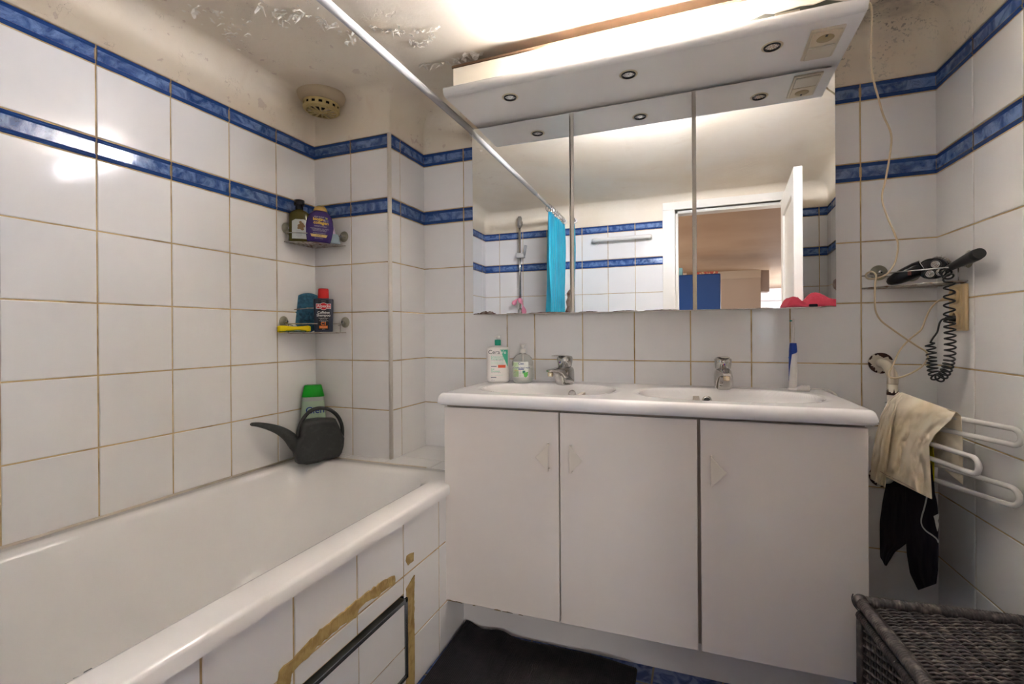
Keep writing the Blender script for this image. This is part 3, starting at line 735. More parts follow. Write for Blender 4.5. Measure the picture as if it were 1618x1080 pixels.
for x0, x1, th, k in doors:
    zt = MZ1-.012
    c = Matrix.Translation((x1 if k == 0 else (x0+x1)/2, MY, 0)) @ Matrix.Rotation(th, 4, 'Z') @ Matrix.Translation((-(x1 if k == 0 else (x0+x1)/2), -MY, 0))
    mb = MB(); mb.box(x0+.001, x1-.001, MY+.004, MY+.020, MZ0+.002, zt-.002, .001, 1, M=c); d = mb.build('mirror_door', M_CABD, parent=t)
    mb = MB(); mb.box(x0, x1, MY, MY+.004, MZ0, zt, .0006, 1, M=c); mb.build('mirror_glass', M_MIRR, parent=d)
    # desilvered blemishes along bottom edge
    mb = MB(); rr = random.Random(k+5)
    def blem(cx, w_, h_):
        n = 14; pts = [(cx-w_/2, MZ0+.0003)]+[(cx-w_/2+w_*i/n, MZ0+.001+h_*math.sin(PI*i/n)**.7*rr.uniform(.6, 1.1)) for i in range(1, n)]+[(cx+w_/2, MZ0+.0003)]
        mb = MB(); mb.prism([c @ Vector((x, MY-.0005, z)) for x, z in pts], (0, .0006, 0)); mb.build('edge_blemish', M_MEDGE, parent=d, label='brown desilvered patch on the mirror edge')
    def sidep(pts):
        mb = MB(); mb.prism([c @ Vector((x, MY-.0005, z)) for x, z in pts], (0, .0006, 0)); mb.build('edge_blemish', M_MEDGE, parent=d, label='brown desilvered patch on the mirror edge')
    if k == 0:
        blem(x0+.060, .075, .012); blem(x0+.02, .04, .005); blem(x1-.09, .16, .0035); blem(x1-.22, .06, .003)
        pts = [(x1-.0005, MZ0), (x1-.02, MZ0+.001), (x1-.012, MZ0+.02), (x1-.0155, MZ0+.04), (x1-.010, MZ0+.055), (x1-.013, MZ0+.07), (x1-.004, MZ0+.082), (x1-.0005, MZ0+.085)]
        sidep(pts)
    elif k == 1:
        blem(x0+.05, .07, .003); blem(x0+.18, .09, .0025); blem(x1-.1, .12, .003)
    else:
        blem(x0+.2, .05, .002); blem(x1-.02, .04, .003)
        pts = [(x1-.0005, MZ0+.05), (x1-.006, MZ0+.055), (x1-.010, MZ0+.065), (x1-.007, MZ0+.08), (x1-.0005, MZ0+.085)]
        sidep(pts)
# canopy board with rolled lip
QX0, QX1, QY = .728, 1.941, -.437
SZ = .921
t2 = t
mb = MB()
pr = [(-.006, SZ), (QY+.022, SZ), (QY+.010, SZ+.002), (QY+.003, SZ+.008), (QY, SZ+.016), (QY, SZ+.024), (QY+.004, SZ+.029), (QY+.012, SZ+.031), (QY+.05, SZ+.031), (-.006, SZ+.031)]
A = [mb.bm.verts.new((QX0, y, z)) for y, z in pr]; B = [mb.bm.verts.new((QX1, y, z)) for y, z in pr]; n = len(pr)
mb.bm.faces.new(A[::-1]); mb.bm.faces.new(B)
for i in range(n): f = mb.bm.faces.new((A[i], A[(i+1) % n], B[(i+1) % n], B[i])); f.smooth = 1 <= i <= 7
can = mb.build('canopy', M_PLAST, parent=t)
# upper front strip: cream board, lit diffuser in the middle, cream board with a broken notch at the right
FY = -.392; FZ0, FZ1 = SZ+.031, 1.034
LX0, LX1 = on(861, 85, 'y', FY).x, on(1156, 30, 'y', FY).x
M_FASC = mat('cream_fascia', (.84, .77, .65), .35)
mb = MB(); mb.box(QX0+.016, LX0, FY, FY+.006, FZ0, FZ1, .001, 1); mb.build('fascia', M_FASC, parent=t)
# right fascia with broken edge
bro = [(LX1, FZ0), (LX1, FZ1), (QX1-.02, FZ1), (QX1-.02, FZ0), (1.915, FZ0+.018), (1.89, FZ0+.028), (1.86, FZ0+.038), (1.83, FZ0+.032), (1.80, FZ0+.036), (1.77, FZ0+.033), (1.735, FZ0+.031), (1.715, FZ0+.037), (1.69, FZ0+.030), (1.665, FZ0+.024), (1.645, FZ0+.018), (1.635, FZ0)]
mb = MB(); mb.prism([(x, FY, z) for x, z in bro], (0, .005, 0)); mb.build('fascia', M_FASC, parent=t, label='fascia with a broken lower edge')
mb = MB(); mb.box(1.62, QX1-.03, FY+.03, FY+.035, FZ0, FZ1-.01); mb.box(1.74, 1.80, FY+.012, FY+.03, FZ0, FZ0+.034, mi=1)
mb.build('gear_tray', [mat('grey_green_metal', (.20, .20, .16), .4, metal=.3), M_PLC], parent=t)
mb = MB(); mb.box(LX0, LX1, FY-.001, FY+.008, FZ0+.001, FZ1-.001, .002, 2); tray = mb.build('lamp_tray', mat('white_lamp_tray', (.70, .70, .70), .4, emit=(.96, .965, 1.06), estr=21), parent=t, label='white diffuser glowing around the tube')
mb = MB(); mb.tube([(LX0+.004, FY-.018, .970), (LX1-.004, FY-.018, .982)], .0125, 20); mb.build('lamp_tube', mat('glowing_tube', (1, 1, 1), .4, emit=(.96, .965, 1.06), estr=15), parent=tray, label='lit fluorescent tube')
mb = MB(); mb.tube([(LX0-.012, FY-.018, .970), (LX0+.004, FY-.018, .970)], .0132, 20); mb.build('tube_holder', M_PLAST, parent=tray); mb = MB(); mb.tube([(LX1-.004, FY-.018, .970), (LX1+.012, FY-.018, .970)], .0132, 20); mb.build('tube_holder', M_PLAST, parent=tray)
mb = MB(); mb.box(QX0+.012, QX1-.015, FY-.004, -.01, FZ1, FZ1+.008, .0008, 1); mb.build('top_board', mat('brown_board_edge', (.13, .07, .035), .6), parent=t)
for xa in (QX0+.02, QX1-.03):
    mb = MB(); mb.box(xa, xa+.006, FY+.006, -.02, FZ0, FZ1); mb.build('side_board', M_FASC, parent=t)
# spots
for px, py in ((806, 153.5), (993, 117.5), (1220, 73.5)):
    p = on(px, py, 'z', SZ)
    M = Matrix.Translation(p) @ Matrix.Rotation(PI, 4, 'X')
    s = MB(); s.lathe([(.0275, -.001), (.0285, .0004), (.0275, .0018), (.0235, .0022), (.0225, .001), (.0225, -.0005)], 32, M=M); ring = s.build('spotlight', mat('aged_ivory_ring', (.66, .56, .38), .35), parent=t, label='small halogen spotlight in an ivory ring')
    s = MB(); s.lathe([(.0225, .0008), (.0215, .0040), (.0185, .0042), (.018, .0002)], 32, M=M); s.build('bezel', M_BLK, parent=ring)
    s = MB(); s.lathe([(.0182, .0015), (.013, -.001), (.006, -.002), (.0002, -.002)], 28, M=M)
    for k in range(10):
        a = 2*PI*k/10; s.tube([M @ Vector((math.cos(a)*.005, math.sin(a)*.005, .0002)), M @ Vector((math.cos(a)*.016, math.sin(a)*.016, .0022))], .0013, 5)
    s.tube([M @ Vector((0, 0, -.002)), M @ Vector((0, 0, .003))], .0025, 8)
    s.build('reflector_lamp', mat('faceted_reflector', (.7, .68, .66), .12, metal=1), parent=ring)
# socket and switch plate in the canopy underside
c1, c2, c3, c4 = [on(a, b, 'z', SZ) for a, b in ((1281, 50), (1334, 41), (1317, 85), (1266, 91))]
ux = Vector((1, 0, 0)); cx = sum((p.x for p in (c1, c2, c3, c4)))/4; cy = sum((p.y for p in (c1, c2, c3, c4)))/4
mb = MB(); mb.box(cx-.041, cx+.041, cy-.077, cy+.075, SZ-.006, SZ+.001, .003, 2)
pl = mb.build('socket_plate', M_PLC, parent=t)
M = Matrix.Translation((cx, cy-.038, SZ-.0062)) @ Matrix.Rotation(PI, 4, 'X')
mb = MB(); mb.box(cx-.034, cx+.034, cy-.070, cy-.002, SZ-.009, SZ-.005, .0015, 1); mb.build('socket_insert', mat('ivory_insert', (.70, .58, .40), .3), parent=pl)
mb = MB(); mb.lathe([(.0002, .0034), (.0205, .0034), (.021, .003)], 32, M=M); mb.box(cx-.0028, cx+.0028, cy-.0575, cy-.0475, SZ-.0103, SZ-.0094, mi=1); mb.build('socket_well', [mat('tan_socket_well', (.42, .31, .15), .5), M_BLKM], parent=pl)
mb = MB(); mb.box(cx-.034, cx+.034, cy+.004, cy+.068, SZ-.0105, SZ-.005, .002, 2); mb.build('rocker_switch', mat('ivory_rocker', (.74, .66, .52), .2), parent=pl)

# ------------------------------------------------------------------ ceiling vent
VZ = 1.056; vc = on(506, 177, 'z', VZ-.036); vc = Vector((max(vc.x, .105), vc.y, 0))
t = thing('ceiling_vent', 'round yellowed extractor vent in the ceiling corner above the tub', 'vent', (vc.x, vc.y, VZ))
VT = Matrix.Translation((vc.x, vc.y, VZ)) @ Matrix.Rotation(PI, 4, 'X') @ Matrix.Rotation(math.radians(-4), 4, 'Y') @ Matrix.Scale(1.13, 4)
mb = MB(); mb.lathe([(.092, -.030), (.088, -.016), (.078, -.004), (.070, .002), (.064, .003)], 48, M=VT); mb.build('collar', mat('dirty_plaster_collar', (.50, .40, .27), .6), parent=t)
M_V = mat('yellowed_vent', (.60, .46, .20), .4)
mb = MB(); nsl = 14
def vr(r, a, z): return VT @ Vector((r*math.cos(a), r*math.sin(a), z))
# rim drum with square windows
seg = 64; R = .062
for k in range(seg):
    a0, a1 = 2*PI*k/seg, 2*PI*(k+1)/seg
    for z0, z1 in ((.004, .012), (.012, .021), (.021, .027)):
        if z0 == .012 and k % 4 in (0, 1): continue
        mb.face([vr(R, a0, z0), vr(R, a1, z0), vr(R, a1, z1), vr(R, a0, z1)], smooth=False)
    mb.face([vr(R, a0, .027), vr(R, a1, .027), vr(R-.006, a1, .033), vr(R-.006, a0, .033)], smooth=True)
    mb.face([vr(R-.006, a0, .033), vr(R-.006, a1, .033), vr(R-.011, a1, .034), vr(R-.011, a0, .034)])
    mb.face([vr(.009, a0, .0345), vr(.009, a1, .0345), vr(.0001, a1, .037), vr(.0001, a0, .037)])
for k in range(nsl):
    a = 2*PI*k/nsl; w0, w1 = .0085, .0015
    da = .36*2*PI/nsl/2
    mb.face([vr(.051, a-da, .034), vr(.051, a+da, .034), vr(.010, a+da*1.8, .0345), vr(.010, a-da*1.8, .0345)])
mb.build('grille', M_V, parent=t, norm=False, mods=solid(.002, 0))
mb = MB(); mb.lathe([(.060, .0005), (.060, .004), (.0001, .004)], 32, M=VT); mb.build('duct', mat('dark_duct', (.02, .013, .007), .9), parent=t)  # near-black disc set behind the grille slots

# ------------------------------------------------------------------ shower rod, curtain, riser, grab rail
RX, RZz = .64, .972
t = thing('shower_rod', 'white and grey telescopic shower curtain rod above the bathtub', 'rod', (RX, -1.1, RZz))
mb = MB(); mb.tube([(RX, YF+.02, RZz), (RX, -1.30, RZz)], .0105, 20); mb.build('inner_tube', mat('grey_rod_steel', (.55, .54, .52), .25, metal=.7), parent=t)
mb = MB(); mb.tube([(RX, -1.32, RZz), (RX, -.02, RZz)], .0125, 20); mb.build('outer_tube', mat('white_rod', (.75, .74, .74), .22), parent=t)
mb = MB(); mb.tube([(RX, -.02, RZz), (RX, -.004, RZz)], .019, 20); mb.build('end_cap', M_PLAST, parent=t)
mb = MB(); mb.tube([(RX, YF+.004, RZz), (RX, YF+.022, RZz)], .019, 20); mb.build('end_cap', M_PLAST, parent=t)
t = thing('shower_curtain', 'turquoise shower curtain bunched at the far end of the rod, seen in the mirror', 'shower curtain', (RX, -1.8, RZz))
mb = MB()
def cur_fn(u, v):
    y0 = -1.62+.07*v; y1 = -2.06; y = y0+(y1-y0)*u
    amp = .028*(.45+.55*v)+.006
    return Vector((RX+.002+amp*math.sin(u*2*PI*8+.6*math.sin(v*3))+.012*noise.noise(Vector((u*6, v*3, 0))), y+.008*math.cos(u*2*PI*8), RZz-.045-v*1.22))
mb.grid(cur_fn, 160, 40); mb.build('fabric', mat('turquoise_cloth', (.0, .30, .46), .5, noise_col=(6, (.0, .40, .55), .4, .7), sheen=.2), parent=t, mods=solid(.0015, 0))
for k in range(8):
    y = -1.64-.055*k; pts = [(RX+.021*math.cos(a), y, RZz-.012+.027*math.sin(a)) for a in [2*PI*i/20 for i in range(20)]]
    mb = MB(); mb.tube(pts, .0022, 6, closed=True); mb.build('curtain_ring', M_CHR, parent=t)
t = thing('shower_riser', 'chrome shower riser rail on the front wall, seen in the mirror', 'shower rail', (.30, YF+.05, .3))
SX = .285
mb = MB(); mb.tube([(SX, YF+.055, .25), (SX, YF+.055, 1.0)], .010, 14); mb.build('rail', M_CHR, parent=t)
for z in (.255, .985):
    mb = MB(); mb.loft([(-.045, .012, .010, 2), (-.03, .019, .018, 2), (.03, .019, .018, 2), (.045, .012, .010, 2)], 20, M=Matrix.Translation((SX, YF+.055, z))); mb.box(SX-.01, SX+.01, YF+.004, YF+.05, z-.016, z+.016, .003)
    mb.build('bracket', mat('grey_bracket', (.45, .42, .38), .25, metal=.6), parent=t)
mb = MB(); mb.box(SX-.03, SX+.04, YF+.035, YF+.075, .70, .74, .006); mb.tube([(SX+.035, YF+.06, .72), (SX+.06, YF+.09, .79)], .012, 12); mb.build('slider', mat('clear_grey_plastic', (.5, .5, .5), .2), parent=t)
t = tag(MB().tube(cat_rom([(SX-.05, YF+.085, .33), (SX-.01, YF+.08, .375), (SX+.03, YF+.09, .33), (SX+.045, YF+.085, .25)], 6), [.012+.008*math.sin(i*.9) for i in range(19)], 10).build('bath_puff', mat('pink_mesh_sponge', (.85, .30, .42), .7, bump=(90, .8)), origin=(SX, YF+.085, .3)), 'pink bath puff hanging on the shower riser, seen in the mirror', 'sponge')
t = thing('grab_rail', 'white grab rail on the tiled front wall, seen in the mirror', 'grab rail', (1.0, YF+.03, .80))
pts = cat_rom([(.80, YF+.008, .80), (.80, YF+.04, .80), (.83, YF+.065, .80), (1.17, YF+.065, .80), (1.20, YF+.04, .80), (1.20, YF+.008, .80)], 8)
mb = MB(); mb.tube(pts, .0145, 16); mb.build('rail', mat('white_rail_plastic', (.82, .80, .76), .25), parent=t)
for x in (.80, 1.20):
    mb = MB(); mb.tube([(x, YF+.003, .80), (x, YF+.010, .80)], .032, 28); mb.build('flange', MATS['white_rail_plastic'], parent=t)

# ------------------------------------------------------------------ helper for bottles
def place(px, py, ax, v): return on(px, py, ax, v)
def flat_text(parent, s, size, org, xdir, m, **k): return text(parent, s, size, tframe(org, xdir), m, **k)
camdir = lambda p: (Vector((CAM.x, CAM.y, 0))-Vector((p.x, p.y, 0))).normalized()
def facing(p, extra=0):
    d = camdir(p); d.rotate(Matrix.Rotation(extra, 3, 'Z')); x = Vector((-d.y, d.x, 0)); return x, d      # x = to viewer's right, d = towards viewer
def fM(p, extra=0):
    x, d = facing(p, extra); M = Matrix((x, -d, Vector((0, 0, 1)))).transposed().to_4x4(); M.translation = p; return M   # local -y faces camera
def label_patch(mb, M, sec, x0, x1, z0, z1, off=.0006, nu=20, nv=12, shape=None, mi=None, side=-1):
    """patch lying on the front of a superellipse loft: sec(z)->(rx,ry,n)"""
    def fn(u, v):
        x = x0+(x1-x0)*u; z = z0+(z1-z0)*v
        if shape: x, z = shape(x, z, u, v)
        rx, ry, e = sec(z); q = min(.999, abs(x/rx))
        y = -ry*(1-q**e)**(1/e)
        return M @ Vector((x, y-off, z))
    return mb.grid(fn, nu, nv, mi=mi)
def wrapper(sec, off=.001):
    def f(p): 
        x, z = p.x, p.y; rx, ry, e = sec(z); q = min(.999, abs(x/rx)); y = -ry*(1-q**e)**(1/e)
        return Vector((x, y-off-p.z, z))
    return f
def ltext(parent, M, sec, s, size, x, z, m, bold=0, align='CENTER', off=.0012, sx=1):
    W_ = wrapper(sec, off); return text(parent, s, size, M, m, wrap=lambda p: W_(Vector((p.x*sx+x, p.y+z, p.z))), align=align, bold=bold, depth=.00005)
def interp(tab):
    def f(z):
        z = min(max(z, tab[0][0]), tab[-1][0])
        for a, b in zip(tab, tab[1:]):
            if z <= b[0]:
                t_ = (z-a[0])/(b[0]-a[0]) if b[0] > a[0] else 0; return tuple(a[i]+(b[i]-a[i])*t_ for i in range(1, 4))
        return tab[-1][1:4]
    return f

# CeraVe bottle
M_WP = mat('white_bottle_plastic', (.80, .76, .72), .3); M_GREEN = mat('sea_green_plastic', (.01, .36, .22), .3); M_GINK = mat('green_ink', (.06, .50, .30), .4)
M_DINK = mat('dark_ink', (.03, .035, .05), .5); M_WINK = mat('white_ink', (.85, .85, .83), .5); M_RINK = mat('red_ink', (.75, .10, .03), .5); M_GRINK = mat('grey_ink', (.25, .25, .28), .5); M_LGINK = mat('pale_green_ink', (.35, .65, .50), .5); M_NAVY = mat('navy_ink', (.02, .05, .25), .5)
p = place(787, 603, 'z', CT+.0005); p.y = max(min(p.y, -.06), -.14); p = on(787, 601, 'y', p.y); p.z = CT+.0005
dist = (p-CAM).dot(Fv); PXM = dist/FPX          # metres per pixel at the bottle
t = thing('lotion_bottle', 'white pump bottle with green collar at the left end of the counter', 'bottle', p)
M = fM(p, .05); w = 18.2*PXM; hgt = 55*PXM
tab = [(0, w*.80, .024, 4), (.004, w*.93, .027, 4), (.012, w*.985, .028, 4), (hgt*.5, w, .029, 4), (hgt*.90, w*.995, .028, 4), (hgt*.97, w*.96, .027, 3.6), (hgt*1.0, w*.84, .022, 3), (hgt*1.012, w*.6, .017, 2.5), (hgt*1.03, .012, .012, 2), (hgt*1.06, .0115, .0115, 2)]
mb = MB(); mb.loft([(z, a, b, e) for z, a, b, e in tab], 48, M=M); mb.build('body', M_WP, parent=t); sec = interp(tab)
mb = MB(); mb.lathe([(.0118, hgt*1.05), (.0128, hgt*1.055), (.0128, hgt*1.05+8.2*PXM), (.0115, hgt*1.05+8.8*PXM), (.004, hgt*1.05+9*PXM)], 28, M=M); mb.build('collar', M_GREEN, parent=t)
zt = hgt*1.05+9*PXM
mb = MB(); mb.lathe([(.0045, zt-.002), (.0045, zt+.004), (.0085, zt+.005), (.0085, zt+.014), (.006, zt+.016)], 20, M=M); mb.tube([M @ Vector(q) for q in ((0, 0, zt+.0125), (-.010, -.002, zt+.0125), (-.017, -.003, zt+.010))], [.004, .0038, .003], 10); mb.build('pump', M_WP, parent=t)
mb = MB(); label_patch(mb, M, sec, 0, 1, 0, 1, shape=lambda x, z, u, v: (w*(.83-.02*(1-v))*(1-u)+(w*(.16+.62*(1-v)))*u, hgt*(.46+.47*v))); mb.build('label', M_GINK, parent=t, norm=False)
ltext(t, M, sec, 'Cera', hgt*.165, -.36*w, hgt*.86, M_DINK, bold=0, off=.0013); ltext(t, M, sec, 'Ve', hgt*.15, .44*w, hgt*.855, M_WINK)
mb = MB(); label_patch(mb, M, sec, -w*.62, w*.24, hgt*.785, hgt*.79); mb.build('underline', M_DINK, parent=t)
ltext(t, M, sec, 'Sch\u00e4umendes', hgt*.07, -.62*w, hgt*.73, M_GINK, align='LEFT'); ltext(t, M, sec, 'Reinigungsgel', hgt*.07, -.62*w, hgt*.675, M_GINK, align='LEFT')
ltext(t, M, sec, 'Normale bis fettige Haut', hgt*.035, -.62*w, hgt*.63, M_GRINK, align='LEFT')
for k, zz in enumerate((.585, .555, .525)): ltext(t, M, sec, 'mit 3 essenziellen Ceramiden', hgt*.03, -.62*w, hgt*zz, M_LGINK, align='LEFT')
mb = MB(); label_patch(mb, M, sec, -.02*w, w*.62, hgt*.42, hgt*.50); mb.build('badge', M_RINK, parent=t, label='red badge on the label')
mb = MB(); label_patch(mb, M, sec, -.62*w, -.15*w, hgt*.445, hgt*.475); mb.build('label_bar', M_GRINK, parent=t); mb = MB(); label_patch(mb, M, sec, -.64*w, -.18*w, hgt*.135, hgt*.165); mb.build('label_bar', M_GRINK, parent=t)
ltext(t, M, sec, 'Gel', hgt*.065, -.62*w, hgt*.385, M_GINK, align='LEFT'); ltext(t, M, sec, 'Moussant', hgt*.065, -.62*w, hgt*.325, M_GINK, align='LEFT')
ltext(t, M, sec, 'Peau normale \u00e0 grasse', hgt*.03, -.62*w, hgt*.285, M_GRINK, align='LEFT'); ltext(t, M, sec, 'avec 3 c\u00e9ramides essentiels', hgt*.03, -.62*w, hgt*.215, M_LGINK, align='LEFT'); ltext(t, M, sec, '473 ml', hgt*.035, -.62*w, hgt*.075, M_GRINK, align='LEFT')

# soap dispenser
p = place(826, 604, 'z', CT+.0005); p = on(826, 602.5, 'y', max(min(p.y, -.06), -.14)); p.z = CT+.0005; PXM = (p-CAM).dot(Fv)/FPX
t = thing('soap_dispenser', 'clear pump bottle of milky hand soap beside the left tap', 'soap dispenser', p)
M = fM(p, .05); w = 17.3*PXM; hgt = 46*PXM
tab = [(0, w*.62, .024, 2.6), (.004, w*.80, .029, 2.6), (.012, w*.92, .032, 2.6), (hgt*.25, w*1.0, .033, 2.6), (hgt*.5, w*.99, .033, 2.6), (hgt*.7, w*.96, .031, 2.4), (hgt*.85, w*.82, .027, 2.2), (hgt*.95, w*.55, .020, 2), (hgt*.99, .013, .013, 2), (hgt*1.02, .012, .012, 2)]
sec = interp(tab)
mb = MB(); mb.loft(tab, 48, M=M); mb.build('body', mat('clear_plastic', (.93, .95, .93), .06, trans=.92, ior=1.25), parent=t)
mb = MB(); mb.loft([(z, a-.0016, b-.0016, e) for z, a, b, e in tab if z < hgt*.55]+[(hgt*.56, w*.95, .031, 2.5)], 48, M=M @ Matrix.Translation((0, 0, .0012))); mb.build('liquid', mat('milky_soap', (.82, .82, .78), .3), parent=t)
mb = MB(); mb.lathe([(.0125, hgt), (.0135, hgt+.001), (.0135, hgt+.0155), (.012, hgt+.018), (.0045, hgt+.0185)], 28, M=M); mb.build('collar', M_WP, parent=t)
zt = hgt+.0185; mb = MB(); mb.lathe([(.0045, zt-.002), (.0048, zt+.006), (.0095, zt+.008), (.009, zt+.018), (.006, zt+.0195)], 20, M=M); mb.tube([M @ Vector(q) for q in ((-.009, 0, zt+.0125), (.008, -.002, zt+.016), (.015, -.003, zt+.019))], [.003, .0035, .0025], 10); mb.tube([M @ Vector((0, 0, hgt)), M @ Vector((0, 0, hgt*.5))], .003, 8); mb.build('pump', M_WP, parent=t)
mb = MB(); label_patch(mb, M, sec, -w*.86, w*.48, hgt*.20, hgt*.73, shape=lambda x, z, u, v: (x, z)); mb.build('label', mat('soap_label', (.80, .80, .76), .4), parent=t, norm=False)
mb = MB(); label_patch(mb, M, sec, -w*.86, -w*.40, hgt*.22, hgt*.71, off=.0009); mb.build('label_tint', mat('soap_label_green', (.42, .60, .30), .4, noise_col=(60, (.62, .74, .52), .4, .6)), parent=t, norm=False)
ltext(t, M, sec, 'Cien', hgt*.10, -.18*w, hgt*.665, M_NAVY, bold=.0002); ltext(t, M, sec, 'Creme hand wash', hgt*.075, -.12*w, hgt*.53, M_NAVY, bold=.0001)
mb = MB(); label_patch(mb, M, sec, -.42*w, .08*w, hgt*.465, hgt*.495, off=.0012); mb.build('label_bar', M_NAVY, parent=t); mb = MB(); label_patch(mb, M, sec, -.06*w, .20*w, hgt*.335, hgt*.43, off=.0010); mb.build('cross_panel', mat('leaf_green_ink', (.10, .45, .08), .5), parent=t)
ltext(t, M, sec, '+', hgt*.14, .07*w, hgt*.385, M_NAVY, bold=.0006)
for k, zz in enumerate((.43, .39, .35, .29, .25)): ltext(t, M, sec, 'With aloe vera', hgt*.038, -.80*w, hgt*zz, M_DINK if k else M_RINK, align='LEFT')
mb = MB()
for (xx, zz, r_) in ((.18, .31, .006), (.28, .33, .0055), (.22, .26, .0065), (.33, .29, .0045), (.38, .36, .003)):
    label_patch(mb, M, sec, xx*w-r_, xx*w+r_, hgt*zz-r_, hgt*zz+r_, off=.0014+.0001*r_, nu=6, nv=6, shape=lambda x, z, u, v, c=(xx*w, hgt*zz), r=r_: (c[0]+r*(u*2-1)*math.sqrt(max(0, 1-(v*2-1)**2)), c[1]+r*(v*2-1)))
mb.build('leaf_picture', MATS['leaf_green_ink'], parent=t, norm=False)

# electric toothbrush with charger
p = on(1253, 614, 'y', -.055); p.z = CT+.0005; PXM = (p-CAM).dot(Fv)/FPX
t = thing('electric_toothbrush', 'blue and white electric toothbrush standing on the right of the counter', 'toothbrush', p)
M = fM(p); H = lambda px: (613-px)*PXM
mb = MB(); mb.loft([(.004, .0112, .0125), (.01, .0118, .0132), (H(575), .0122, .014, 2.2, .001, 0), (H(550), .0112, .0132, 2.2, .001, 0), (H(538.5), .0088, .0095, 2.1, .0012, 0), (H(537.8), .0065, .0065, 2, .0014, 0)], 32, M=M)
hb_ = mb.build('handle', M_WP, parent=t)
# blue grip wrapped over the upper left of the handle
secb = interp([(0, .0118, .0132, 2), (H(575), .0124, .0142, 2.2), (H(550), .0114, .0134, 2.2), (H(538.5), .0090, .0097, 2.1)])
def ring_patch(mb, a_fn, z0, z1, off, nu=26, nv=30, mi=0):
    def fn(u, v):
        z = z0+(z1-z0)*v; rx, ry, e = secb(z); a0, a1 = a_fn(v); a = a0+(a1-a0)*u; c, s = math.cos(a), math.sin(a)
        return M @ Vector((.001+(rx+off)*math.copysign(abs(c)**(2/e), c), (ry+off)*math.copysign(abs(s)**(2/e), s), z))
    mb.grid(fn, nu, nv, mi=mi)
# angles: -90deg faces viewer, 180 = left, 0 = right
mb = MB(); D = math.radians
def afn(v):
    w_ = max(0, min(1, (v-.10)/.62)); lo = -170; full = 0 if v < .70 else (v-.70)/.12
    right = -165+(min(1, w_)**.8)*62+min(1, full)*160
    return D(20+340) if False else (D(-290), D(right))
ring_patch(mb, afn, H(598), H(538.6), .0006)
mb.build('grip', mat('royal_blue_rubber', (.005, .05, .36), .4), parent=t, norm=False, mods=solid(.0008, 0))
mb = MB(); mb.loft([(0, .003, .0055), (.0012, .004, .007)], 16, M=M @ Matrix.Translation((-.0113, -.004, H(561))) @ Matrix.Rotation(D(-70), 4, 'Y')); mb.build('button', mat('sky_blue_button', (.02, .25, .65), .3), parent=t)
mb = MB(); mb.loft([(H(537.5), .0064, .0064), (H(536), .006, .006), (H(535), .0058, .0058), (H(520), .0045, .0045), (H(505), .0034, .0034), (H(501), .0036, .004), (H(500), .0025, .0028)], 20, M=M @ Matrix.Translation((.0015, 0, 0))); bh = mb.build('brush_head', M_WP, parent=t)
mb = MB()
for k in range(5): mb.tube([M @ Vector((-.001, (k-2)*.0012, H(503.5))), M @ Vector((-.0085, (k-2)*.0022, H(503.5)+(k % 3-1)*.0015))], .0014, 6)
mb.build('bristles', mat('teal_bristles', (.0, .32, .26), .5), parent=bh)
mb = MB(); mb.loft([(0, .016, .018, 2.4), (.002, .0165, .0185, 2.4), (.006, .0158, .018, 2.4), (.0075, .0145, .0165, 2.4)], 30, M=M)
mb.loft([(0, .0225, .0165, 3, .026, .0), (.004, .0225, .0165, 3, .026, 0), (.010, .020, .015, 3, .0275, 0), (.0145, .0145, .012, 3, .033, 0), (.0175, .012, .010, 3, .035, 0)], 30, M=M)
for x_ in (.030, .037): mb.lathe([(.0018, .017), (.0018, .0205), (.0012, .021)], 12, M=M @ Matrix.Translation((x_, 0, 0)))
mb.build('charger', M_WP, parent=t)
e0 = M @ Vector((.048, 0, .006)); cxs = [e0, e0+Vector((.012, .004, .001)), on(1308, 615, 'z', CT+.003), Vector((1.946, -.10, CT-.01)), Vector((1.952, -.20, CT-.06)), Vector((1.949, -.36, CT-.10)), Vector((1.947, -.40, -.16))]
mb = MB(); mb.tube(cat_rom(cxs, 8), .0016, 8); mb.build('cord', M_WP, parent=t)

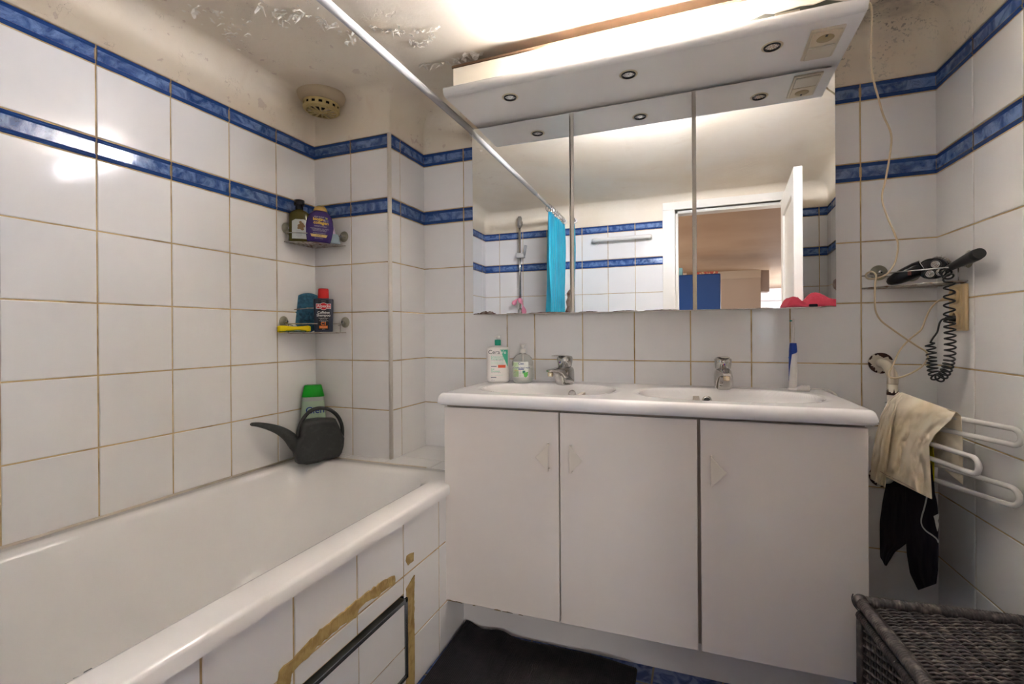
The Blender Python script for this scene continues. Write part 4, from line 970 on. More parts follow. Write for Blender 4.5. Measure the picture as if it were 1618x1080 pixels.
# ------------------------------------------------------------------ wire corner shelves on the left
def wire_shelf(zb, zt_, y_left, x_right, label, cups, flat=True):
    """corner basket: left end on left wall, right end on the chase"""
    t = thing('wire_corner_shelf', label, 'corner shelf', (.06, -.33, zb), 'wire corner shelves over the tub')
    A = Vector((.008, y_left, 0)); B = Vector((x_right, YB-.008, 0)); C = Vector((.012, YB-.012, 0))
    mid = (A+B)/2+Vector((.012, -.012, 0))
    mb = MB(); r = .0019
    front = cat_rom([A+Vector((0, 0, zb)), A.lerp(B, .33)+Vector((.014, -.014, zb)), A.lerp(B, .67)+Vector((.014, -.014, zb)), B+Vector((0, 0, zb))], 8)
    mb.tube(front, .0024, 8); mb.tube([A+Vector((0, 0, zb)), C+Vector((0, 0, zb)), B+Vector((0, 0, zb))], r, 8)
    # grid of wires
    for k in range(1, 12):
        f_ = k/12; P_ = front[int(f_*(len(front)-1))]
        q = Vector((P_.x, C.y, zb-.0015)) ; mb.tube([P_-Vector((0, 0, .002)), q], .0013, 6)
    for k in range(1, 7):
        f_ = k/7; yy = C.y+(A.y-C.y)*f_; xr = (B.x-C.x)*(1-f_)+C.x+.012; mb.tube([(C.x, yy, zb-.003), (xr, yy, zb-.003)], .0013, 6)
    mb.build('base', M_STEEL, parent=t)
    mb = MB(); top = [p_+Vector((0, 0, zt_-zb)) for p_ in front]; mb.tube(top, .0022, 8)
    for P_ in (A, B): mb.tube([P_+Vector((0, 0, zt_)), P_+(C-P_)*.25+Vector((0, 0, zt_-.006))], .0018, 6)
    for f_ in (.12, .88):
        P_ = front[int(f_*(len(front)-1))]; mb.tube([P_, P_+Vector((0, 0, zt_-zb))], .0017, 6)
    mb.build('rail', M_CHR if flat else M_STEEL, parent=t)
    for (pos, nrm) in cups:
        Mx = Matrix.Translation(pos) @ Vector(nrm).to_track_quat('Z', 'Y').to_matrix().to_4x4()
        c = MB(); c.lathe([(.0001, .0015), (.0215, .0012), (.0225, .002), (.0215, .003), (.010, .0065), (.0085, .010), (.0075, .014), (.0001, .0145)], 28, M=Mx)
        cc = c.build('suction_cup', mat('cloudy_rubber', (.36, .33, .24), .3, trans=.3), parent=t)
        c = MB(); c.lathe([(.0001, .0146), (.0065, .0146), (.007, .018), (.0055, .0205), (.0001, .021)], 16, M=Mx); c.build('cup_hook', M_CHR, parent=cc)
    return t
def lw(px, py): return onp(px, py, (1, -.0157, 0), 0)
def cf(px, py): return on(px, py, 'y', YB-.003)
UZ, LZ = .478, .116
cupn = Vector((1, -.0157, 0)).normalized()
wire_shelf(UZ, UZ+.036, -.435, .166, 'upper wire corner shelf above the tub, holding two tall shampoo bottles', [(lw(451, 361)+cupn*.003, cupn), (cf(544, 374), (0, -1, 0))])
wire_shelf(LZ, LZ+.036, -.437, .165, 'lower wire corner shelf above the tub, holding a yellow sponge', [(lw(447, 508)+cupn*.003, cupn), (cf(546, 509), (0, -1, 0))])

# olive bottle
def stand(px, y): q = on(px, 400, 'y', y); return q
p = stand(473.5, -.388); p.z = UZ+.003; PXM = (p-CAM).dot(Fv)/FPX
t = thing('oil_shampoo_bottle', 'translucent olive bottle with black cap on the upper wire shelf', 'bottle', p)
M = fM(p, -.15); w = 15.5*PXM; hgt = 66*PXM
tab = [(0, w*.92, .022, 2.6), (.003, w, .024, 2.6), (hgt*.62, w, .024, 2.6), (hgt*.68, w*.93, .022, 2.4), (hgt*.73, w*.72, .018, 2.2), (hgt*.765, w*.42, .011, 2), (hgt*.78, w*.36, .010, 2)]; sec = interp(tab)
mb = MB(); mb.loft(tab, 40, M=M); mb.build('body', mat('olive_translucent', (.10, .085, .012), .1, trans=.25, ior=1.4), parent=t)
mb = MB(); mb.lathe([(w*.36, hgt*.775), (w*.38, hgt*.785), (w*.36, hgt*.87), (w*.50, hgt*.875), (w*.52, hgt*.885), (w*.50, hgt*.995), (w*.46, hgt)], 28, M=M); mb.build('cap', M_BLK, parent=t)
mb = MB(); label_patch(mb, M, sec, -w*.62, w*.85, hgt*.06, hgt*.52, shape=lambda x, z, u, v: (x, z-(.10*hgt*max(0, abs(u-.5)*2-.55) if v > .9 else 0))); mb.build('label', mat('pale_grey_label', (.52, .56, .55), .4), parent=t, norm=False)
mb = MB()
for (xx, zz, r_) in ((.10, .36, .008), (.25, .40, .008), (.20, .33, .009), (.02, .31, .005), (.36, .36, .007), (.16, .45, .005), (.30, .29, .006)):
    label_patch(mb, M, sec, 0, 1, 0, 1, off=.0012, nu=8, nv=8, shape=lambda x, z, u, v, c=(xx*w*1.2, hgt*zz), r=r_: (c[0]+r*(u*2-1)*math.sqrt(max(0, 1-(v*2-1)**2)), c[1]+r*(v*2-1)))
mb.build('label_picture', mat('brown_spice_print', (.22, .13, .05), .5), parent=t, norm=False)
for k, zz in enumerate((.24, .205, .17, .14, .11)): ltext(t, M, sec, ('SHAMPOO', 'olive oil care', 'shampoing', 'for dry hair', '250 ml')[k], hgt*.028, .05*w, hgt*zz, M_GRINK)

# purple bottle
p = stand(503.5, -.348); p.z = UZ+.003; PXM = (p-CAM).dot(Fv)/FPX
t = thing('purple_shampoo_bottle', 'rounded purple bottle with gold cap and yellow lettering on the upper wire shelf', 'bottle', p)
M = fM(p) @ Matrix.Rotation(math.radians(3.5), 4, 'Y'); w = 21.0*PXM; hgt = 59*PXM
tab = [(0, w*.80, .022, 2.8), (.003, w*.85, .024, 2.8), (hgt*.2, w*.94, .027, 2.6), (hgt*.42, w, .029, 2.5), (hgt*.6, w*.93, .028, 2.4), (hgt*.73, w*.78, .025, 2.3), (hgt*.82, w*.55, .020, 2.2), (hgt*.84, w*.48, .018, 2.1)]; sec = interp(tab)
mb = MB(); mb.loft(tab, 48, M=M); mb.build('body', mat('violet_plastic', (.035, .016, .14), .22, spec=.6), parent=t)
mb = MB(); mb.loft([(hgt*.835, w*.50, .0185, 2.1), (hgt*.86, w*.51, .019, 2.1), (hgt*.93, w*.43, .017, 2), (hgt*.98, w*.27, .012, 2), (hgt, w*.08, .004, 2)], 32, M=M); mb.build('cap', mat('gold_cap', (.50, .33, .10), .25, metal=.6), parent=t)
M_GOLD = mat('gold_ink', (.85, .55, .05), .4); M_LILAC = mat('lilac_ink', (.55, .50, .60), .5)
ltext(t, M, sec, 'thick & full +', hgt*.055, 0, hgt*.655, M_LILAC); ltext(t, M, sec, 'biotin', hgt*.115, -.10*w, hgt*.59, M_GOLD, bold=.0004); ltext(t, M, sec, '&', hgt*.09, .34*w, hgt*.57, M_LILAC); ltext(t, M, sec, 'collagen', hgt*.115, .10*w, hgt*.50, M_GOLD, bold=.0004)
ltext(t, M, sec, 'THICK & FULL', hgt*.05, .06*w, hgt*.405, M_LILAC)
for k, zz in enumerate((.345, .315, .285, .225)): ltext(t, M, sec, ('volumizing shampoo with vitamin', 'infused biotin & collagen to', 'help thicken each strand', 'shampoo for fuller hair'), hgt*.034, .02*w, hgt*zz, M_LILAC) if False else ltext(t, M, sec, ('volumizing shampoo with vitamin', 'infused biotin & collagen to', 'help thicken each strand', 'shampoo for fuller hair')[k], hgt*.034, .02*w, hgt*zz, M_LILAC)
mb = MB(); label_patch(mb, M, sec, -.60*w, .60*w, hgt*.125, hgt*.195, shape=lambda x, z, u, v: (x*(.85+.15*v), z)); mb.build('gold_banner', mat('pale_gold_ink', (.70, .52, .18), .4), parent=t, norm=False)
ltext(t, M, sec, 'OGX', hgt*.06, 0, hgt*.16, M_DINK, off=.0018)
ltext(t, M, sec, '385 ml / 13 fl oz', hgt*.032, 0, hgt*.09, M_LILAC)
mb = MB(); label_patch(mb, M, sec, 0, 1, 0, 1, off=.001, nu=10, nv=10, shape=lambda x, z, u, v: (.46*w+.0042*(u*2-1)*math.sqrt(max(0, 1-(v*2-1)**2)), hgt*.635+.0042*(v*2-1))); mb.build('round_seal', mat('olive_gold_ink', (.30, .28, .05), .5), parent=t, norm=False)

# small pale pot behind
p = stand(528, -.300); p.z = UZ+.003; PXM = (p-CAM).dot(Fv)/FPX
t = thing('pump_jar', 'small pale blue jar with lilac neck half hidden behind the purple bottle', 'jar', p)
M = fM(p); mb = MB(); mb.loft([(0, .024, .020, 2.2), (.006, .0245, .021, 2.2), (.012, .0225, .019, 2.2), (.036, .0185, .017, 2.2), (.040, .012, .012)], 32, M=M); mb.build('body', mat('pale_blue_plastic', (.42, .54, .60), .35), parent=t)
mb = MB(); mb.lathe([(.011, .039), (.012, .042), (.009, .055), (.006, .072), (.004, .078)], 24, M=M @ Matrix.Translation((-.006, 0, 0))); mb.build('neck', mat('lilac_plastic', (.55, .42, .60), .35), parent=t)

# lower shelf: blue scrubber, yellow sponge, black shampoo bottle
p = stand(485, -.352); p.z = LZ+.004; PXM = (p-CAM).dot(Fv)/FPX
t = thing('foot_scrubber', 'round blue foam scrubbing pad leaning in the corner on the lower wire shelf', 'scrubber', p)
M = fM(p, -.1) @ Matrix.Rotation(math.radians(-6), 4, 'X')
mb = MB(); pts = []
R_ = 28*PXM
out = []
for k in range(28):
    a = 2*PI*k/28; x, z = math.cos(a)*R_, math.sin(a)*R_
    if z < 0: x *= (1-.28*min(1, -z/R_)); z = -R_*1.25*(-z/R_)**.9 if z < -1e-6 else 0
    out.append((x, z))
zc = R_*1.25
mb.prism([M @ Vector((x, .010, zc+z)) for x, z in out], (M.to_3x3() @ Vector((0, .022, 0))), bev=.003)
mb.build('pad', mat('worn_blue_foam', (.035, .15, .25), .7, noise_col=(70, (.02, .09, .16), .45, .62), bump=(120, .9)), parent=t)
mb = MB()
rr = random.Random(4)
for i in range(5):
    for j in range(5):
        x = (i-2)*.0125; z = zc*.25+j*.0135
        if x*x+(z-zc)**2 > R_*R_*.8 and z > zc: continue
        mb.box(x-.0058, x+.0058, .0065, .0105, z-.006, z+.0063, .0018, 1, M=M @ Matrix.Rotation(rr.uniform(-.05, .05), 4, 'Y'))
mb.build('foam_blocks', MATS['worn_blue_foam'], parent=t)
mb = MB(); mb.tube(cat_rom([M @ Vector(q) for q in ((-R_*1.0, .006, zc-.002), (-R_*.5, -.002, zc+.002), (0, -.004, zc+.005), (R_*.42, -.002, zc+.007))], 6), .0016, 6); mb.box(-.004, R_*.42, -.0052, -.0025, zc+.004, zc+.009, .0008, 1, M=M); mb.build('wire_clip', M_STEEL, parent=t)

p = stand(463.5, -.420); p.z = LZ+.004; PXM = (p-CAM).dot(Fv)/FPX
t = thing('yellow_sponge', 'yellow sponge with green scouring side at the left of the lower wire shelf', 'sponge', p)
M = fM(p, .12); w = 24.0*PXM
mb = MB()
def spf(u, v):
    x = -w+2*w*u; a = 2*PI*v; ry, rz = .020, .0105+.002*math.cos(u*6); c, s = math.cos(a), math.sin(a)
    y = ry*math.copysign(abs(c)**.55, c); z = rz*math.copysign(abs(s)**.6, s)
    pinch = 1-.25*math.exp(-((u-.62)/.14)**2)*(.5 if s > 0 else 1.3) if s < .4 else 1
    e = 1-.35*max(0, abs(u-.5)*2-.86)/.14*.9
    bot = (-.003 if s < -.2 and (u < .25 or u > .85) else 0)
    return M @ Vector((x*(1-.05*(s > 0)*0), y*e, .0125+z*e*pinch+bot+.0012*noise.noise(Vector((u*5, v*5, 1)))))
mb.grid(spf, 40, 28)
mb.build('foam', mat('yellow_foam', (.80, .62, .0), .8, bump=(250, .5)), parent=t)
mb = MB(); mb.box(-w*.9, w*.9, -.019, .019, .000, .0045, .001, 1, M=M); mb.build('scouring_pad', mat('green_scour', (.02, .10, .04), .9, bump=(300, .8)), parent=t)

p = stand(510.5, -.335); p.z = LZ+.003; PXM = (p-CAM).dot(Fv)/FPX
t = thing('caffeine_shampoo', 'dark slate shampoo bottle with red cap on the lower wire shelf', 'bottle', p)
M = fM(p); w = 14.7*PXM; hgt = 51.5*PXM
tab = [(0, w*.90, .018, 6), (.002, w*.93, .0195, 6), (hgt*.45, w*.96, .0205, 6), (hgt*.985, w, .020, 6), (hgt, w*.96, .0185, 6)]; sec = interp(tab)
mb = MB(); mb.loft(tab, 48, M=M); mb.loft([(hgt*.99, w*.60, .015, 3), (hgt*1.03, w*.56, .0145, 2.5)], 32, M=M); mb.build('body', mat('slate_plastic', (.035, .045, .075), .35), parent=t)
mb = MB(); mb.loft([(hgt*1.02, w*.56, .0148, 2.3), (hgt*1.03, w*.575, .015, 2.3), (hgt*1.30, w*.53, .014, 2.3), (hgt*1.325, w*.46, .012, 2.3)], 32, M=M); mb.build('cap', mat('red_cap', (.62, .008, .008), .3), parent=t)
mb = MB(); label_patch(mb, M, sec, -.54*w, .52*w, hgt*.06, hgt*.98, off=.0005); mb.build('label', mat('near_black_label', (.012, .012, .02), .4), parent=t, norm=False)
mb = MB(); label_patch(mb, M, sec, -.74*w, .74*w, hgt*.70, hgt*.855, off=.0008); label_patch(mb, M, sec, 0, 1, 0, 1, off=.0009, nu=20, nv=20, shape=lambda x, z, u, v: (.40*w*(u*2-1)*math.sqrt(max(0, 1-(v*2-1)**2)), hgt*.775+.40*w*(v*2-1))); mb.build('logo_border', M_WINK, parent=t, norm=False)
mb = MB(); label_patch(mb, M, sec, -.70*w, .70*w, hgt*.715, hgt*.84, off=.0012); label_patch(mb, M, sec, 0, 1, 0, 1, off=.0013, nu=20, nv=20, shape=lambda x, z, u, v: (.36*w*(u*2-1)*math.sqrt(max(0, 1-(v*2-1)**2)), hgt*.775+.36*w*(v*2-1))); mb.build('logo_field', mat('logo_red', (.65, .01, .02), .4), parent=t, norm=False)
ltext(t, M, sec, 'Alpecin', hgt*.125, 0, hgt*.78, M_WINK, bold=.0003, off=.002); ltext(t, M, sec, 'GERMAN', hgt*.035, 0, hgt*.935, M_GRINK)
ltext(t, M, sec, 'Caffeine', hgt*.105, 0, hgt*.585, M_WINK, bold=.0002); ltext(t, M, sec, 'Shampoo', hgt*.105, 0, hgt*.50, M_WINK, bold=.0002)
for k, zz in enumerate((.42, .39, .34, .31)): ltext(t, M, sec, ('Energizer for the hair', 'against hair loss', 'strengthens thinning', 'hair growth')[k], hgt*.032, 0, hgt*zz, M_WINK)
M_ORG = mat('orange_ink', (.85, .20, .02), .5)
ltext(t, M, sec, 'C1', hgt*.13, 0, hgt*.245, M_ORG, bold=.0009); mb = MB(); label_patch(mb, M, sec, -.44*w, .40*w, hgt*.105, hgt*.185, off=.0012); mb.build('orange_band', M_ORG, parent=t, norm=False)
ltext(t, M, sec, 'Caffeine complex', hgt*.028, 0, hgt*.145, M_WINK, off=.0018); ltext(t, M, sec, '250 ml', hgt*.03, 0, hgt*.08, M_WINK)
text(t, 'Hair Energizer', hgt*.045, M @ Matrix.Translation((.50*w, -.0225, hgt*.27)) @ Matrix.Rotation(PI/2, 4, 'Y') @ Matrix.Rotation(PI/2, 4, 'X') @ Matrix.Identity(4), M_WINK) if False else None

# Cien bottle in the tub corner
p = stand(493, -.330); p.z = RZ+.0012; PXM = (p-CAM).dot(Fv)/FPX
t = thing('shower_gel_bottle', 'pale green bottle with bright green cap behind the watering can', 'bottle', p)
M = fM(p); top_ = 607.5; z_top = on(493, top_, 'y', -.330).z-p.z; hgt = z_top; w = 18.6*PXM
tab = [(0, w*.86, .021, 3), (.003, w*.92, .023, 3), (hgt*.3, w*1.02, .024, 3), (hgt*.6, w*.98, .024, 2.8), (hgt*.78, w*.88, .022, 2.6), (hgt*.84, w*.85, .021, 2.5)]; sec = interp(tab)
mb = MB(); mb.loft(tab, 40, M=M)
for f in mb.bm.faces:
    if (M.inverted() @ f.calc_center_median()).z > hgt*.775: f.material_index = 1
mb.build('body', [mat('pale_green_gel', (.42, .56, .40), .2, spec=.5), mat('clear_grey_green', (.42, .46, .42), .1, spec=.6)], parent=t)
mb = MB(); mb.loft([(hgt*.835, w*.88, .0225, 2.6), (hgt*.84, w*.90, .023, 2.6), (hgt*.985, w*.70, .019, 2.4), (hgt, w*.64, .017, 2.4)], 36, M=M); mb.build('cap', mat('bright_green_cap', (.0, .36, .01), .3), parent=t)
ltext(t, M, sec, 'Cien', hgt*.13, .15*w, hgt*.65, M_NAVY, bold=.0004)
mb = MB(); rr = random.Random(9)
for k in range(24):
    a = rr.uniform(.1, PI-.1); L_ = rr.uniform(.012, .026); cx_, cz_ = -.1*w, hgt*.40
    q0 = (cx_, cz_); q1 = (cx_+math.cos(a)*L_, cz_+math.sin(a)*L_); nx_, nz_ = -math.sin(a)*.0012, math.cos(a)*.0012
    W_ = wrapper(sec, .0012); mb.face([M @ W_(Vector((x, z, 0))) for x, z in ((q0[0]-nx_, q0[1]-nz_), (q0[0]+nx_, q0[1]+nz_), q1)])
mb.build('pine_picture', mat('pine_green_print', (.06, .25, .05), .5), parent=t, norm=False)
mb = MB(); label_patch(mb, M, sec, .08*w, .34*w, hgt*.41, hgt*.50, off=.001); mb.build('cone_picture', mat('cone_brown_print', (.18, .08, .04), .5), parent=t, norm=False)

# ------------------------------------------------------------------ watering can
wp = on(497, 729, 'z', RZ+.001); yy = -.375
p = on(500, 729, 'y', yy); 
base = Vector((on(500, 700, 'y', yy).x, yy, RZ+.001)); PXM = (base-CAM).dot(Fv)/FPX
tipw = on(397, 672, 'x', .05); rgt = on(541, 690, 'y', -.335); base = on(506, 700, 'y', -.385); wx = Vector((rgt.x-tipw.x, rgt.y-tipw.y, 0)).normalized(); base.z = RZ+.001; wy = Vector((-wx.y, wx.x, 0)); M = Matrix((wx, wy, Vector((0, 0, 1)))).transposed().to_4x4(); M.translation = base
t = thing('watering_can', 'dark grey plastic watering can on the back corner of the tub rim', 'watering can', base)
def q2(px, py):   # picture point -> local (x,z) on the can's centre plane
    q = onp(px, py, wy, wy.dot(base)); l = M.inverted() @ q; return l.x, l.z
M_CAN = mat('charcoal_plastic', (.035, .037, .036), .5, noise_col=(50, (.05, .053, .05), .5, .7), bump=(200, .3))
outl = [q2(*q) for q in ((469, 733), (466, 722), (462, 708), (466, 695), (472, 690), (473, 676), (476, 668), (488, 664), (505, 662), (527, 662), (532, 672), (537, 684), (541, 692), (540, 705), (537, 715), (533, 721), (520, 725), (512, 725), (500, 731), (482, 734))]
zmin = min(z for x, z in outl)
outl = [(x, max(z-zmin, 0) if z-zmin > .004 else 0) for x, z in outl]
dz = -zmin
mb = MB(); hd = .034
def can_ring(s, y):
    cx_ = sum(x for x, z in outl)/len(outl); cz_ = sum(z for x, z in outl)/len(outl)
    return [mb.bm.verts.new(M @ Vector((cx_+(x-cx_)*s, y, max(.0005, cz_+(z-cz_)*s)))) for x, z in outl]
rs_ = [can_ring(.80, -hd), can_ring(.93, -hd*.93), can_ring(1, -hd*.6), can_ring(1.005, 0), can_ring(1, hd*.6), can_ring(.93, hd*.93), can_ring(.80, hd)]
n = len(outl)
for A, B in zip(rs_, rs_[1:]):
    for k in range(n): f = mb.bm.faces.new((A[k], A[(k+1) % n], B[(k+1) % n], B[k])); f.smooth = True
mb.bm.faces.new(rs_[0]); mb.bm.faces.new(rs_[-1][::-1]); mb.build('body', M_CAN, parent=t)
def L3(px, py, y=0): x, z = q2(px, py); return M @ Vector((x, y, z+dz))
mb = MB(); pth = cat_rom([L3(478, 712), L3(468, 704), L3(456, 691), L3(442, 682), L3(425, 676), L3(408, 672.5), L3(397, 672)], 6); nn = len(pth)
mb.tube(pth, [.026*(1-i/(nn-1))**1.3+.0062 for i in range(nn)], 16); mb.build('spout', M_CAN, parent=t)
mb = MB(); mb.tube([pth[-1]+Vector((.0005, 0, 0)), pth[-1]-Vector((.0012, 0, 0))], .0045, 12); mb.build('spout_opening', M_BLKM, parent=t)
mb = MB(); pth = cat_rom([L3(470, 693), L3(472, 680), L3(478, 665), L3(489, 652), L3(503, 646.5), L3(519, 648), L3(532, 657), L3(539.5, 671), L3(541, 688), L3(538, 703), L3(534, 714)], 6); mb.tube(pth, .0072, 14); mb.build('handle', M_CAN, parent=t)

# ------------------------------------------------------------------ right-hand corner : wire shelf
SHZ, SHT = .2465, .2875
t = thing('wire_corner_shelf', 'wire corner shelf right of the mirror, holding shaver and brush', 'corner shelf', (2.16, -.08, SHZ))
A = Vector((2.037, -.006, 0)); B = Vector((2.236, -.178, 0)); C = Vector((2.228, -.008, 0))
mb = MB(); front = cat_rom([A, A.lerp(B, .3)+Vector((-.010, -.012, 0)), A.lerp(B, .7)+Vector((-.010, -.012, 0)), B], 10)
mb.tube([v+Vector((0, 0, SHZ)) for v in front], .0024, 8); mb.tube([A+Vector((0, 0, SHZ)), C+Vector((0, 0, SHZ)), B+Vector((0, 0, SHZ))], .002, 8)
for k in range(1, 14):
    P_ = front[int(k/14*(len(front)-1))]; mb.tube([Vector((P_.x, P_.y, SHZ-.002)), Vector((P_.x, C.y, SHZ-.002))], .0013, 6)
for k in range(1, 8):
    f_ = k/8; P_ = front[int(f_*(len(front)-1))]; mb.tube([Vector((P_.x, P_.y, SHZ-.003)), Vector((wallx(P_.y)-.008, P_.y, SHZ-.003))], .0013, 6)
mb.build('base', M_STEEL, parent=t)
mb = MB(); mb.tube([v+Vector((0, 0, SHT)) for v in front], .0022, 8)
for f_ in (.22, .93): P_ = front[int(f_*(len(front)-1))]; mb.tube([P_+Vector((0, 0, SHZ)), P_+Vector((0, 0, SHT))], .0017, 6)
mb.tube([A+Vector((0, 0, SHT)), A+Vector((.05, 0, SHT-.004)), A+Vector((.09, -.002, SHT-.004))], .0017, 6); mb.tube([B+Vector((0, 0, SHZ)), B+Vector((.0, .03, SHZ-.004))], .003, 8)
mb.build('rail', M_CHR, parent=t)
for (pos, nrm) in ((on(1388, 431, 'y', -.003), (0, -1, 0)), (on(1440, 432, 'y', -.003), (0, -1, 0)), (rw(1532, 409, .003), (-1, -.04, 0)), (rw(1497, 420, .003), (-1, -.04, 0))):
    Mx = Matrix.Translation(pos) @ Vector(nrm).to_track_quat('Z', 'Y').to_matrix().to_4x4()
    c = MB(); c.lathe([(.0001, .0015), (.0235, .0012), (.0245, .002), (.0235, .003), (.012, .0065), (.0095, .010), (.0085, .014), (.0001, .0145)], 28, M=Mx); cc = c.build('suction_cup', MATS['cloudy_rubber'], parent=t)
    c = MB(); c.lathe([(.0001, .0146), (.0065, .0146), (.007, .018), (.0055, .0205), (.0001, .021)], 16, M=Mx); c.build('cup_hook', M_CHR, parent=cc)

# shaver : body along picture from (1397,450) to (1490,420)
yS = -.085
def S3(px, py, y=yS): return on(px, py, 'y', y)
t = thing('electric_shaver', 'black three-head electric shaver lying on the right-hand wire shelf', 'shaver', S3(1440, 440))
a_ = S3(1404, 446, -.060); b_ = S3(1459, 421, -.095); ax = (b_-a_).normalized()
side = Vector((0, 0, 1)).cross(ax).normalized(); upv = ax.cross(side)
M = Matrix((side, upv, ax)).transposed().to_4x4(); M.translation = a_; Ls = (b_-a_).length
mb = MB(); mb.loft([(-.004, .006, .006, 2), (.004, .015, .013, 2.2), (.02, .022, .0185, 2.3), (Ls*.5, .026, .0215, 2.4), (Ls*.8, .026, .023, 2.4), (Ls, .023, .021, 2.3)], 36, M=M); mb.build('body', M_BLK, parent=t)
mb = MB(); mb.loft([(Ls*.985, .0245, .0225, 2.3), (Ls*1.0, .0246, .0226, 2.3), (Ls*1.005, .0235, .0215, 2.3)], 36, M=M); mb.build('chrome_band', M_CHR, parent=t)
hc = S3(1474, 424, -.115); fwd = (CAM-hc).normalized(); fwd = (fwd+Vector((0, 0, .12))).normalized()
r_ = Vector((0, 0, 1)).cross(fwd).normalized(); u_ = fwd.cross(r_); HMx = Matrix((r_, u_, fwd)).transposed().to_4x4(); HMx.translation = hc
pxm = (hc-CAM).dot(Fv)/FPX
mb = MB(); mb.loft([(-.022, .012, .012, 2), (-.012, .030, .028, 2.2), (-.002, .034, .031, 2.3), (.004, .032, .029, 2.3), (.006, .026, .024, 2.3)], 36, M=HMx); hd_ = mb.build('shaving_head', M_BLK, parent=t)
mb = MB(); mb.tube([a_+ax*Ls*.9, hc-fwd*.012], .018, 20); mb.build('neck', M_BLK, parent=t)
for (px, py) in ((1478, 418), (1469.5, 432.5), (1486, 430.5)):
    l = HMx.inverted() @ S3(px, py, -.12); Mx = HMx @ Matrix.Translation((l.x, l.y, .004))
    mb = MB(); mb.lathe([(.0145, -.004), (.0145, .002), (.0125, .0045), (.011, .005)], 28, M=Mx); rg = mb.build('cutter_holder', M_BLKM, parent=t)
    mb = MB(); mb.lathe([(.0105, .0045), (.0105, .0062), (.0085, .0068), (.0082, .0058), (.0065, .0058), (.0062, .007), (.0045, .007), (.0042, .006), (.0028, .006), (.0025, .0075), (.0002, .0078)], 28, M=Mx); mb.build('cutter', M_CHR, parent=rg)
lt = M @ Vector((0, 0, 0)); mb = MB()
Wl = on(1437, 431, 'y', -.112)
text(t, '|||', .012, tframe(Wl, (1, 0, 0)), mat('dull_red_ink', (.28, .07, .05), .5), name='logo_print', bold=.0004)
# coiled cord
def C3(px, py): return rw(px, py, .030) if px > 1494 else on(px, py, 'y', -.105)
cpts = [on(1492, 427, 'y', -.135), on(1499, 440, 'y', -.185), on(1500, 470, 'y', -.185), on(1500, 500, 'y', -.185), on(1501, 530, 'y', -.185), on(1501, 558, 'y', -.180), on(1498, 577, 'y', -.172), on(1491, 591, 'y', -.160), on(1482, 597, 'y', -.148), on(1475, 589, 'y', -.138), on(1472, 570, 'y', -.132), on(1471, 553, 'y', -.128), on(1469, 541, 'y', -.128)]
path = cat_rom(cpts, 60); nP = len(path)
# arc-length parameter and coil density growing towards the bottom
pts = []; ph = 0; u = Vector((1, 0, 0))
for i in range(nP-1):
    T_ = (path[i+1]-path[i]); ds = T_.length; T_.normalize(); u = (u-T_*u.dot(T_)).normalized(); w_ = T_.cross(u)
    f_ = i/nP; pitch_ = .0245 if f_ < .25 else (.0165 if f_ < .45 else .0105)
    if f_ > .86: pitch_ = .014
    ph += 2*PI*ds/pitch_; r = .0135 if f_ < .8 else .0125
    if i < 14: r *= i/14
    if i > nP-12: r *= (nP-i)/12
    r *= .86
    pts.append(path[i]+(u*math.cos(ph)+w_*math.sin(ph))*r)
end = cat_rom([pts[-1], on(1474, 534, 'y', -.128), on(1481, 524, 'y', -.125), on(1484, 512, 'y', -.12), on(1488, 505, 'y', -.118), on(1494, 503, 'y', -.118)], 6)
mb = MB(); mb.tube(pts+end[1:], .0025, 7); mb.build('coiled_cord', M_BLKM, parent=t, norm=True)
pe = end[-1]; sk = rw(1515, 503, .012)
mb = MB(); mb.tube([pe, pe.lerp(sk, .35), pe.lerp(sk, .36), sk], [.005, .006, .0085, .0085], 12); mb.build('plug', M_BLKM, parent=t)

# styling brush with handle pointing towards the viewer
t = thing('styling_brush', 'black round hairbrush sticking out of the right-hand wire shelf', 'hairbrush', on(1500, 420, 'y', -.14))
h0 = on(1498, 424, 'y', -.13); h1 = rw(1548, 400, .045)
d_ = (h1-h0)
mb = MB(); npt = 10
mb.tube([h0+d_*(i/9) for i in range(10)], [.009, .0098, .0105, .0115, .0125, .0135, .0145, .0152, .0155, .0135], 20); mb.build('handle', M_BLKM, parent=t)
b0 = h0-d_.normalized()*.010; b1 = on(1479, 411, 'y', -.045)
mb = MB(); mb.tube([b0, b0.lerp(b1, .3), b0.lerp(b1, .8), b1], [.012, .0165, .0165, .012], 18); mb.build('barrel', M_BLK, parent=t)
mb = MB(); dd = (b1-b0).normalized(); uu = dd.orthogonal().normalized(); ww = dd.cross(uu)
for i in range(9):
    for k in range(12):
        a = 2*PI*(k+(i % 2)*.5)/12; nrm = uu*math.cos(a)+ww*math.sin(a); c = b0.lerp(b1, .12+.08*i); mb.tube([c+nrm*.014, c+nrm*.0225], .0006, 4)
mb.build('bristles', mat('pale_bristle', (.35, .32, .27), .5), parent=t, kind='stuff')

